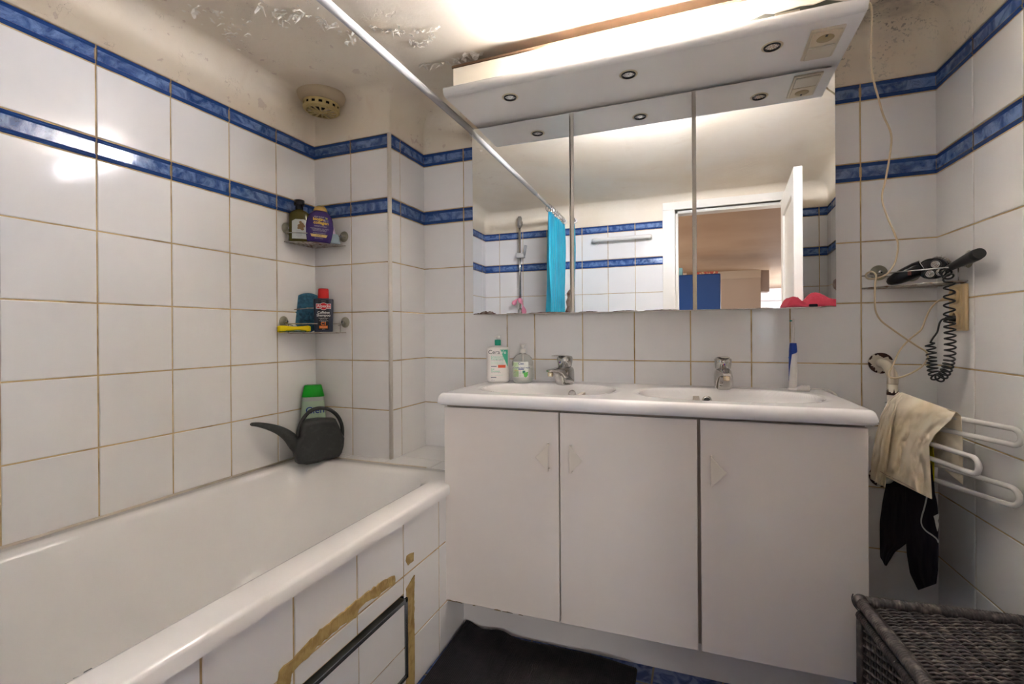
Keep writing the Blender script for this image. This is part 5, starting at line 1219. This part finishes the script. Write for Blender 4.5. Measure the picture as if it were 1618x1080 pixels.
# double wall socket
t = thing('wall_socket', 'yellowed double wall socket with two plugs on the right tiled wall', 'socket', rw(1519, 485))
wd = Vector((-.0409, 1, 0)).normalized(); wn = Vector((-1, -.0409, 0)).normalized()     # along wall towards the corner ; out of the wall
def RWp(y, z, o): return Vector((wallx(y), y, z))+wn*o
SM = Matrix((wd*-1, wn*-1, Vector((0, 0, 1)))).transposed().to_4x4(); cy_ = -.134; SM.translation = Vector((wallx(cy_), cy_, .1732))     # local x towards viewer, -y out
mb = MB(); mb.box(-.0435, .0435, -.012, -.0026, -.0665, .0670, .004, 3, M=SM); mb.build('plate', M_PLS, parent=t)
for z in (.0325, -.0325):
    mb = MB(); mb.box(-.029, .029, -.0145, -.010, z-.029, z+.029, .003, 2, M=SM)
    mx = SM @ Matrix.Translation((0, -.0140, z)) @ Matrix.Rotation(PI/2, 4, 'X')
    o1 = mb.build('socket_insert', M_PLS, parent=t)
    mb = MB(); mb.lathe([(.0185, -.001), (.0225, -.001), (.0225, .008), (.0200, .008), (.0200, .0008)], 32, M=mx); mb.build('collar', M_PLS, parent=o1)
    mb = MB(); mb.lathe([(.0001, .0006), (.0200, .0006), (.0200, .001)], 32, M=mx); mb.build('well', M_PLSD, parent=o1)

# cream power cable from the canopy
def K(px, py, y): return on(px, py, 'y', y)
kp = [(1371, 2, -.405), (1377, 14, -.40), (1377, 50, -.36), (1376, 90, -.32), (1380, 125, -.28), (1388, 155, -.25), (1396, 183, -.22), (1408, 212, -.19), (1406, 245, -.17), (1399, 285, -.15), (1393.5, 312, -.14), (1401, 340, -.14), (1414, 370, -.14), (1419, 388, -.15), (1414, 415, -.155), (1402, 432, -.16), (1386, 439, -.15), (1372, 440, -.13), (1368, 434, -.11), (1376, 429, -.12), (1384, 434, -.155), (1383, 448, -.165), (1382, 470, -.16), (1384, 492, -.15), (1393, 507, -.14), (1410, 520, -.13), (1430, 534, -.13), (1450, 547, -.13), (1464, 556, -.13), (1465, 567, -.13), (1455, 580, -.13), (1436, 591, -.13), (1417, 597, -.13), (1406, 595, -.125), (1405, 588, -.12), (1412, 574, -.115), (1422, 553, -.115), (1437, 536, -.115), (1455, 521, -.118), (1462, 505, -.12), (1470, 488, -.12), (1480, 477, -.12), (1489, 472.5, -.12)]
t = thing('power_cable', 'cream power cable hanging from the canopy, looped over the wire shelf to the socket', 'cable', K(1393, 312, -.14))
pth = cat_rom([K(*q) for q in kp], 7)
mb = MB(); mb.tube(pth, .0026, 8); mb.build('flex', mat('cream_cable', (.62, .50, .33), .4), parent=t)
pe = pth[-1]; sk = rw(1515, 468, .012)
mb = MB(); mb.tube([pe, pe.lerp(sk, .35), pe.lerp(sk, .36), sk], [.0042, .0055, .0085, .0085], 12); mb.build('plug', M_PLS, parent=t)

# ------------------------------------------------------------------ swing-arm towel rail
PP = Vector((2.096, -.075, 0))
t = thing('towel_rail', 'white swing-arm towel rail on a rusty pipe in the right corner', 'towel rail', (PP.x, PP.y, -.2))
M_TR = mat('white_enamel_rail', (.80, .77, .74), .16, coat=.3)
zf = .004; fx = 2.086; zb_ = on(1391, 751, 'y', 0).z
mb = MB(); mb.tube(cat_rom([(fx, -.003, zf), (fx, -.03, zf), (fx+.004, -.055, zf-.008), (PP.x, PP.y, zf-.035), (PP.x, PP.y, zf-.06)], 6), .0145, 18)
mb.tube([(PP.x, PP.y, zf-.055), (PP.x, PP.y, zb_+.035)], .0140, 18)
mb.tube(cat_rom([(PP.x, PP.y, zb_+.045), (PP.x, PP.y, zb_+.03), (fx+.003, -.055, zb_+.006), (fx, -.03, zb_), (fx, -.003, zb_)], 6), .0145, 18); mb.build('pipe', mat('cream_gloss_pipe', (.72, .64, .52), .2), parent=t)
for z in (zf, zb_):
    mb = MB(); mb.tube([(fx, -.0028, z), (fx, -.008, z), (fx, -.011, z)], [.033, .033, .027], 32); fl = mb.build('flange', MATS['cream_gloss_pipe'], parent=t)
    mb = MB(); rr = random.Random(int(z*1000)+40)
    for a0, a1, r0, r1 in ((20, 120, .018, .0335), (175, 250, .020, .0335), (135, 160, .027, .0335), (265, 300, .024, .0335)):
        ring = []; n_ = 14
        for k in range(n_+1): a = D(a0+(a1-a0)*k/n_); r = r1; ring.append((fx+r*math.cos(a), z+r*math.sin(a)))
        for k in range(n_, -1, -1): a = D(a0+(a1-a0)*k/n_); r = r0+(r1-r0)*.5*rr.random()+(r1-r0)*.45*abs(k/n_*2-1); ring.append((fx+r*math.cos(a), z+r*math.sin(a)))
        mb.prism([(x, -.0117, zz) for x, zz in ring], (0, .004, 0))
    mb.build('rust_patch', M_RUST, parent=fl, label='rust where the paint has flaked')
mb = MB(); rr = random.Random(77); n_ = 40
zz0 = zf-.088
lo = [mb.bm.verts.new((PP.x+.0149*math.cos(2*PI*k/n_), PP.y+.0149*math.sin(2*PI*k/n_), zz0-.006)) for k in range(n_)]
hi = [mb.bm.verts.new((PP.x+.0149*math.cos(2*PI*k/n_), PP.y+.0149*math.sin(2*PI*k/n_), zz0+rr.choice((.001, .004, .008, .014)))) for k in range(n_)]
for k in range(n_): mb.bm.faces.new((lo[k], lo[(k+1) % n_], hi[(k+1) % n_], hi[k]))
mb.build('rust_collar', M_RUST, parent=t)
def loop(zt_, zb__, ex, ey):
    E = Vector((ex, ey, 0)); d = (E-PP).normalized(); h = (zt_-zb__)/2; zc_ = (zt_+zb__)/2; S = PP+d*.010; Ex = E-d*h
    pts = [S+Vector((0, 0, zt_)), S.lerp(Ex, .5)+Vector((0, 0, zt_)), Ex+Vector((0, 0, zt_))]
    pts += [Ex+d*h*math.sin(a)+Vector((0, 0, zc_+h*math.cos(a))) for a in [PI*k/10 for k in range(1, 10)]]
    pts += [Ex+Vector((0, 0, zb__)), S.lerp(Ex, .5)+Vector((0, 0, zb__)), S+Vector((0, 0, zb__))]
    mb = MB(); mb.tube(pts, .0068, 14); mb.tube([PP+Vector((0, 0, zt_+.010)), PP+Vector((0, 0, zb__-.010))], .0185, 20); mb.build('swing_arm', M_TR, parent=t)
loop(-.1247, -.163, 2.2375, -.413); loop(-.2045, -.245, 2.172, -.385); loop(-.2650, -.3095, 2.2375, -.405)

# garments on the rail
tn = Vector((.951, .309, 0)).normalized(); td = Vector((.309, -.951, 0))
G0 = tn.dot(PP)
def gar(px, py, off): return onp(px, py, tn, G0+off)
def polyl(pts, t_):
    """point at fraction t of a polyline (by vertical parameter)"""
    n_ = len(pts)-1; x = t_*n_; i = min(int(x), n_-1); f_ = x-i; return (pts[i][0]+(pts[i+1][0]-pts[i][0])*f_, pts[i][1]+(pts[i+1][1]-pts[i][1])*f_)
def sheet(mb, left, right, offs, nu=50, nv=60, fold=.004, freq=5, seed=0, hem=None, sag=0, mi=0):
    def fn(u, v):
        a = polyl(left, v); b = polyl(right, v); px = a[0]+(b[0]-a[0])*u; py = a[1]+(b[1]-a[1])*u-sag*math.sin(PI*u)*0
        o_ = polyl([(q, 0) for q in offs], v)[0]
        fo = fold*(.25+.75*v)*(math.sin(u*freq*2*PI+seed+1.6*noise.noise(Vector((u*2, v*2, seed)))*3)*.8+2.2*noise.noise(Vector((u*4+v*3+seed, v*3-u, seed)))+1.1*noise.noise(Vector((u*9-v*6, v*8+u*5, seed)))+.3*noise.noise(Vector((u*20, v*18, seed))))
        return gar(px, py, o_+fo)
    mb.grid(fn, nu, nv, mi=mi)
M_SH = mat('cream_stained_cotton', (.84, .74, .58), .8, noise_col=(9, (.76, .62, .40), .5, .72), bump=(35, .5), sheen=.2)
mb = MB()
sheet(mb, [(1424, 619), (1412, 640), (1406, 668), (1402, 695), (1397, 722), (1389.5, 748)], [(1510, 651), (1502, 664), (1478, 686), (1468, 703), (1470, 740), (1473, 789)], [0, -.018, -.026, -.030, -.032, -.034], seed=1, fold=.0062, freq=2.2)
sheet(mb, [(1420, 619), (1404, 632), (1392, 655), (1383, 690), (1377, 725), (1375, 756)], [(1430, 622), (1417, 640), (1410, 668), (1406, 700), (1402, 740), (1399, 770)], [0, -.020, -.030, -.036, -.036, -.036], nu=20, seed=5, fold=.0035, freq=1.2)
sheet(mb, [(1424, 619), (1436, 640), (1440, 660), (1440, 680), (1440, 700)], [(1512, 651), (1519, 657), (1521, 690), (1522, 725), (1522, 766)], [0, .010, .016, .018, .020], nu=36, seed=9, fold=.003, freq=2)
sh = mb.build('cream_shirt', M_SH, origin=gar(1440, 650, 0), mods=solid(.0016, 1)); tag(sh, 'crumpled cream cotton shirt draped over the towel rail', 'shirt')
mb = MB(); hl = []
for k in range(31): 
    u = k/30; a = polyl([(1391, 744.5), (1402, 751), (1420, 759), (1437, 768), (1449, 775)], u); hl.append(gar(a[0], a[1], -.0415))
mb.tube(hl, .0006, 6); mb.build('hem_stitch', mat('faded_red_thread', (.40, .22, .2), .7), parent=sh)
# yellow cloth between
mb = MB(); sheet(mb, [(1462, 690), (1462, 720), (1463, 750), (1464, 775), (1466, 788)], [(1473, 692), (1476, 720), (1476.5, 745), (1475.5, 770), (1474.5, 789)], [-.002, -.004, -.004, -.004, -.004], nu=12, nv=30, fold=.0015, freq=1, seed=3)
o = mb.build('yellow_cloth', mat('yellow_fabric', (.62, .56, .0), .7), origin=gar(1473, 730, 0), mods=solid(.0015, 1)); tag(o, 'narrow edge of a yellow cloth behind the cream shirt', 'cloth')
# black sports shorts
M_SHO = mat('navy_black_jersey', (.008, .005, .014), .75, bump=(60, .2))
mb = MB()
sheet(mb, [(1407, 693), (1402, 722), (1400, 765), (1395, 790), (1390, 825), (1390, 860), (1391, 880), (1399, 893)], [(1434, 700), (1434, 735), (1434, 775), (1434, 800), (1434, 832), (1433, 857), (1414, 872), (1400, 893.5)], [.004, .004, .004, .004, .004, .004, .004, .004], nu=26, nv=60, seed=12, fold=.003, freq=1.2)
sheet(mb, [(1430, 700), (1430, 735), (1431, 775), (1431, 805), (1431, 840), (1433, 875), (1438, 905), (1451, 932)], [(1470, 717), (1474, 745), (1477, 778), (1482, 800), (1483, 830), (1483, 865), (1482, 900), (1479, 922)], [-.004, -.004, -.006, -.006, -.006, -.006, -.006], nu=30, nv=60, seed=14, fold=.0025, freq=1.1)
so = mb.build('sports_shorts', M_SHO, origin=gar(1440, 800, 0), mods=solid(.003, 1)); tag(so, 'black sports shorts with white stripe hanging under the cream shirt', 'shorts')
mb = MB(); stp = cat_rom([gar(q[0], q[1], -.0135) for q in ((1465, 782), (1461, 800), (1456, 818), (1456.5, 829), (1463, 838), (1473, 845), (1480, 851), (1483, 857))], 6)
for A_, B_ in zip(stp, stp[1:]):
    dd = (B_-A_).normalized(); sd = dd.cross(tn)*.0022; mb.face([A_-sd, B_-sd, B_+sd, A_+sd])
mb.build('white_stripe', mat('off_white_print', (.55, .55, .55), .5), parent=so, norm=False, mods=solid(.0008, 0))
mb = MB(); mb.prism([gar(q[0], q[1], -.012) for q in ((1475, 815), (1483, 811), (1483, 817), (1481.5, 822), (1483, 828), (1481, 839), (1478.5, 830), (1477, 822))], tn*.001); mb.build('side_print', MATS['off_white_print'], parent=so)

# ------------------------------------------------------------------ wicker basket
BZ = -.50
TL = on(1360, 950, 'z', BZ); e1 = Vector((math.cos(D(5.7)), math.sin(D(5.7)), 0)); e2 = Vector((math.sin(D(5.7)), -math.cos(D(5.7)), 0))
BW, BD, BH = .345, .44, BZ+ZF-.012
t = thing('wicker_basket', 'dark brown wicker laundry basket with lid, below the towel rail', 'laundry basket', TL+e1*BW/2+e2*BD/2+Vector((0, 0, -ZF-BZ)))
def wick(name, c, c2): return mat(name, c, .42, noise_col=(60, c2, .5, .72), bump=(180, .5))
M_W1 = wick('dark_wicker', (.045, .038, .038), (.20, .17, .15)); M_W2 = wick('black_wicker', (.03, .025, .025), (.11, .09, .08))
def BP(a, b, z=0): return TL+e1*a+e2*b+Vector((0, 0, z))
def wrapped(mb, P_, Q_, r, turns=None):
    """a cane wrapped with strips: ridged tube"""
    L_ = (Q_-P_).length; n_ = int(L_/.0018); pts = [P_.lerp(Q_, i/n_) for i in range(n_+1)]
    mb.tube(pts, [r*(1+.07*math.sin(i*2*PI/3.3)+.05*noise.noise(Vector((i*.21, r*100, 0)))) for i in range(n_+1)], 12)
def weave(mb, O, a, b, n, La, Lb, rows, stakes, rr):
    """horizontal strands along a weaving round stakes running along b"""
    step = Lb/rows; sp = La/stakes
    for j in range(rows):
        y = (j+.5)*step; N_ = stakes*4; pts = []; rads = []
        jit = rr.uniform(-.0006, .0006)
        for i in range(N_+1):
            x = La*i/N_; s_ = math.cos(PI*(x/sp)+PI*(j % 2))
            slant = .0035*math.sin(2*PI*x/sp*.5+PI*(j % 2))
            pts.append(O+a*x+b*(y+jit+slant*.5+.0012*noise.noise(Vector((x*30, j*3.1, 0))))+n*(.0035*s_))
        mb.tube(pts, .0027*rr.uniform(.8, 1.15), 5)
    for i in range(stakes+1):
        x = sp*i; mb.tube([O+a*x, O+a*x+b*Lb], .0024, 5, mi=1)
rr = random.Random(21)
lid = MB(); zl = -.006
weave(lid, BP(.012, .012, zl), e1, e2, Vector((0, 0, 1)), BW-.024, BD-.024, 78, 15, rr)
ld = lid.build('lid', [M_W1, M_W2], parent=t)
bk = MB(); bk.box(.01, BW-.01, .01, BD-.01, -.022, -.016, M=Matrix((e1, e2, Vector((0, 0, 1)))).transposed().to_4x4() if False else None) if False else None
fr_ = MB(); z_ = 0
for P_, Q_ in ((BP(0, 0), BP(BW, 0)), (BP(0, 0), BP(0, BD)), (BP(BW, 0), BP(BW, BD)), (BP(0, BD), BP(BW, BD))): wrapped(fr_, P_, Q_, .0125)
for q in ((0, 0), (BW, 0), (0, BD), (BW, BD)): fr_.loft([(-.014, .009, .009), (-.006, .0150, .0150), (.006, .0150, .0150), (.013, .009, .009), (.0145, .002, .002)], 16, M=Matrix.Translation(BP(*q)))
fr_.build('lid_rim', M_W1, parent=ld)
lin = MB()
for (o1_, a_, b_) in ((BP(0, 0), e1*BW, e2*BD),):
    q = [BP(.01, .01, -.014), BP(BW-.01, .01, -.014), BP(BW-.01, BD-.01, -.014), BP(.01, BD-.01, -.014)]; lin.prism(q, (0, 0, -.004))
lin.build('lining', mat('black_lining', (.008, .007, .007), .9), parent=ld)
bd = MB(); zt_b = -.030; ins = .006
dn = Vector((0, 0, -1)); hh_ = BH-.045
for O, a, n_, La in ((BP(ins, BD-ins, zt_b), -e2, -e1, BD-2*ins), (BP(ins, BD-ins, zt_b), e1, e2, BW-2*ins), (BP(BW-ins, BD-ins, zt_b), -e2, e1, BD-2*ins), (BP(BW-ins, ins, zt_b), -e1, -e2, BW-2*ins)):
    weave(bd, O, a, dn, n_, La, hh_, 46, 17, rr)
bd_ = bd.build('body', [M_W1, M_W2], parent=t)
rm = MB()
for P_, Q_ in ((BP(0, 0, zt_b), BP(BW, 0, zt_b)), (BP(0, 0, zt_b), BP(0, BD, zt_b)), (BP(BW, 0, zt_b), BP(BW, BD, zt_b)), (BP(0, BD, zt_b), BP(BW, BD, zt_b))): wrapped(rm, P_, Q_, .0105)
for q in ((0, 0), (BW, 0), (0, BD), (BW, BD)): rm.tube([BP(q[0], q[1], zt_b), BP(q[0], q[1], -BH+.0)], .009, 10)
for z__ in (-BH+.01,):
    for P_, Q_ in ((BP(0, 0, z__), BP(BW, 0, z__)), (BP(0, 0, z__), BP(0, BD, z__)), (BP(BW, 0, z__), BP(BW, BD, z__)), (BP(0, BD, z__), BP(BW, BD, z__))): rm.tube([P_, Q_], .010, 10)
rm.build('body_rim', M_W2, parent=bd_)
il = MB(); il.prism([BP(.012, .012, zt_b), BP(BW-.012, .012, zt_b), BP(BW-.012, BD-.012, zt_b), BP(.012, BD-.012, zt_b)], (0, 0, -hh_)); il.build('inner_lining', MATS['black_lining'], parent=bd_)
st = MB(); st.tube(cat_rom([on(1357, 965, 'y', -.605), on(1349, 955, 'y', -.605), on(1346, 945, 'y', -.6), on(1348, 937.5, 'y', -.6)], 6), .0011, 6); st.build('loose_strand', M_W2, parent=t)

# ------------------------------------------------------------------ bath mat
t = MB()
FZz = -ZF
mpts = {}
def matfn(u, v):
    # four measured corners on the floor, slightly ruffled back edge
    a = Vector((.756, -.345, 0)); b = Vector((1.352, -.352, 0)); c = Vector((1.372, -.95, 0)); d = Vector((.762, -.95, 0))
    p_ = a.lerp(b, u).lerp(d.lerp(c, u), v)
    up = .006*max(0, math.sin(u*9+.5))*(1-v)**2+.010*math.exp(-((u-.24)/.07)**2)*math.exp(-(v/.22)**2)+.012*math.exp(-(u/.05)**2)*math.exp(-(v/.3)**2)
    p_.y += .012*math.sin(u*11+1)*(1-v)**3*.5-.012*math.exp(-((u-.12)/.06)**2)*(1-v)**4
    rib = .0011*math.sin(u*2*PI*105)
    return Vector((p_.x, p_.y, FZz+.007+up+rib+.003*noise.noise(Vector((u*4, v*4, 2)))))
t.grid(matfn, 640, 60)
V_ = None
o = t.build('bath_mat', mat('black_ribbed_cotton', (.007, .0065, .008), .9, noise_col=(25, (.016, .014, .017), .45, .7), bump=(220, .7)), origin=(1.06, -.66, FZz), mods=solid(.006, 0))
tag(o, 'black ribbed bath mat on the floor in front of the cabinet plinth', 'bath mat')

# ------------------------------------------------------------------ red towel on a wall bracket, seen only in the mirror
yr = -1.33
xr0 = 1.98
t = thing('wall_shelf', 'narrow white shelf on the right wall beside the door, seen in the mirror', 'shelf', (2.2, -1.2, .22))
mb = MB(); mb.box(1.935, wallx(-1.2)-.005, -1.37, -1.13, .2115, .2235, .002); mb.build('board', M_DOORW, parent=t)
for yb_ in (-1.33, -1.18):
    mb = MB(); mb.box(2.02, wallx(-1.2)-.005, yb_-.006, yb_+.006, .19, .2115, .001); mb.box(wallx(-1.2)-.02, wallx(-1.2)-.005, yb_-.006, yb_+.006, .10, .2115, .001); mb.build('bracket', M_DOORW, parent=t)
mb = MB()
def towf(u, v):
    x = 1.940+.26*u; y = -1.365+.225*v
    h_ = .026+.046*math.exp(-((u-.52)/.2)**2)*math.exp(-((v-.55)/.4)**2)+.022*math.exp(-((u-.12)/.12)**2)+.008*noise.noise(Vector((u*5, v*5, 0)))-.016*math.exp(-((u-.33)/.07)**2)
    e = min(1, min(u, 1-u, v, 1-v)/.08); b_ = .0026*math.sin(u*75)*math.sin(v*70)
    return Vector((x, y, .2245+max(.004, h_)*math.sqrt(e)+b_*e))
mb.grid(towf, 110, 110)
o = mb.build('red_towel', mat('coral_red_terry', (.36, .025, .045), .9, bump=(160, 1.0)), origin=(2.07, -1.25, .2235), mods=solid(.003, 0)); tag(o, 'crumpled coral red waffle towel, seen at the bottom right of the mirror', 'towel')
mb = MB(); mb.box(2.03, 2.065, -1.135, -1.12, .2235, .237, .003); o = mb.build('hair_clip', M_BLK, origin=(2.05, -1.125, .2235)); tag(o, 'small black clip beside the red towel, seen in the mirror', 'hair clip')

# black rubber stopper on the tub wall, near the left bottom
mb = MB(); q = on(140, 1064, 'x', .668); 
mb.prism([on(a, b, 'x', .664) for a, b in ((119, 1073), (134, 1066), (137, 1062), (148, 1056), (148, 1060), (136, 1068), (121, 1075))], (-.006, 0, 0)); o = mb.build('bath_plug', M_BLKM, origin=q); tag(o, 'small black rubber strip at the inner edge of the tub rim', 'plug')

# ------------------------------------------------------------------ lights
def area(name, loc, rot, sx, sy, power, color=(1, 1, 1)):
    l = bpy.data.lights.new(name, 'AREA'); l.shape = 'RECTANGLE'; l.size = sx; l.size_y = sy; l.energy = power; l.color = color
    o = bpy.data.objects.new(name, l); col.objects.link(o); o.location = loc; o.rotation_euler = rot; return o
area('hall_fill_light', (.5, -3.6, .98), (0, 0, 0), .4, .4, 4, (1, .86, .72))  # added fill light, hidden from the mirror; stands for no known fixture

w_ = bpy.data.worlds.new('world'); bpy.context.scene.world = w_; w_.use_nodes = True; w_.node_tree.nodes['Background'].inputs[0].default_value = (.5, .5, .5, 1); w_.node_tree.nodes['Background'].inputs[1].default_value = .3

# ------------------------------------------------------------------ camera
cd = bpy.data.cameras.new('camera'); cam = bpy.data.objects.new('camera', cd); col.objects.link(cam)
cd.sensor_width = 36; cd.lens = FPX/1618*36; cd.shift_x = 0; cd.shift_y = -(540-CY)/1618; cd.clip_start = .02; cd.clip_end = 60
Mx = Matrix((R2, U2, -Fv)).transposed().to_4x4(); Mx.translation = CAM; cam.matrix_world = Mx
bpy.context.scene.camera = cam
# lift everything so the floor lies at z = 0
for o in bpy.context.scene.objects:
    if o.parent is None:
        o.location.z += ZF
vs = bpy.context.scene.view_settings
bpy.context.scene.display_settings.display_device = 'sRGB'
vs.view_transform = 'Standard'; vs.look = 'None'; vs.gamma = 1; vs.use_curve_mapping = False; vs.exposure = 2.9
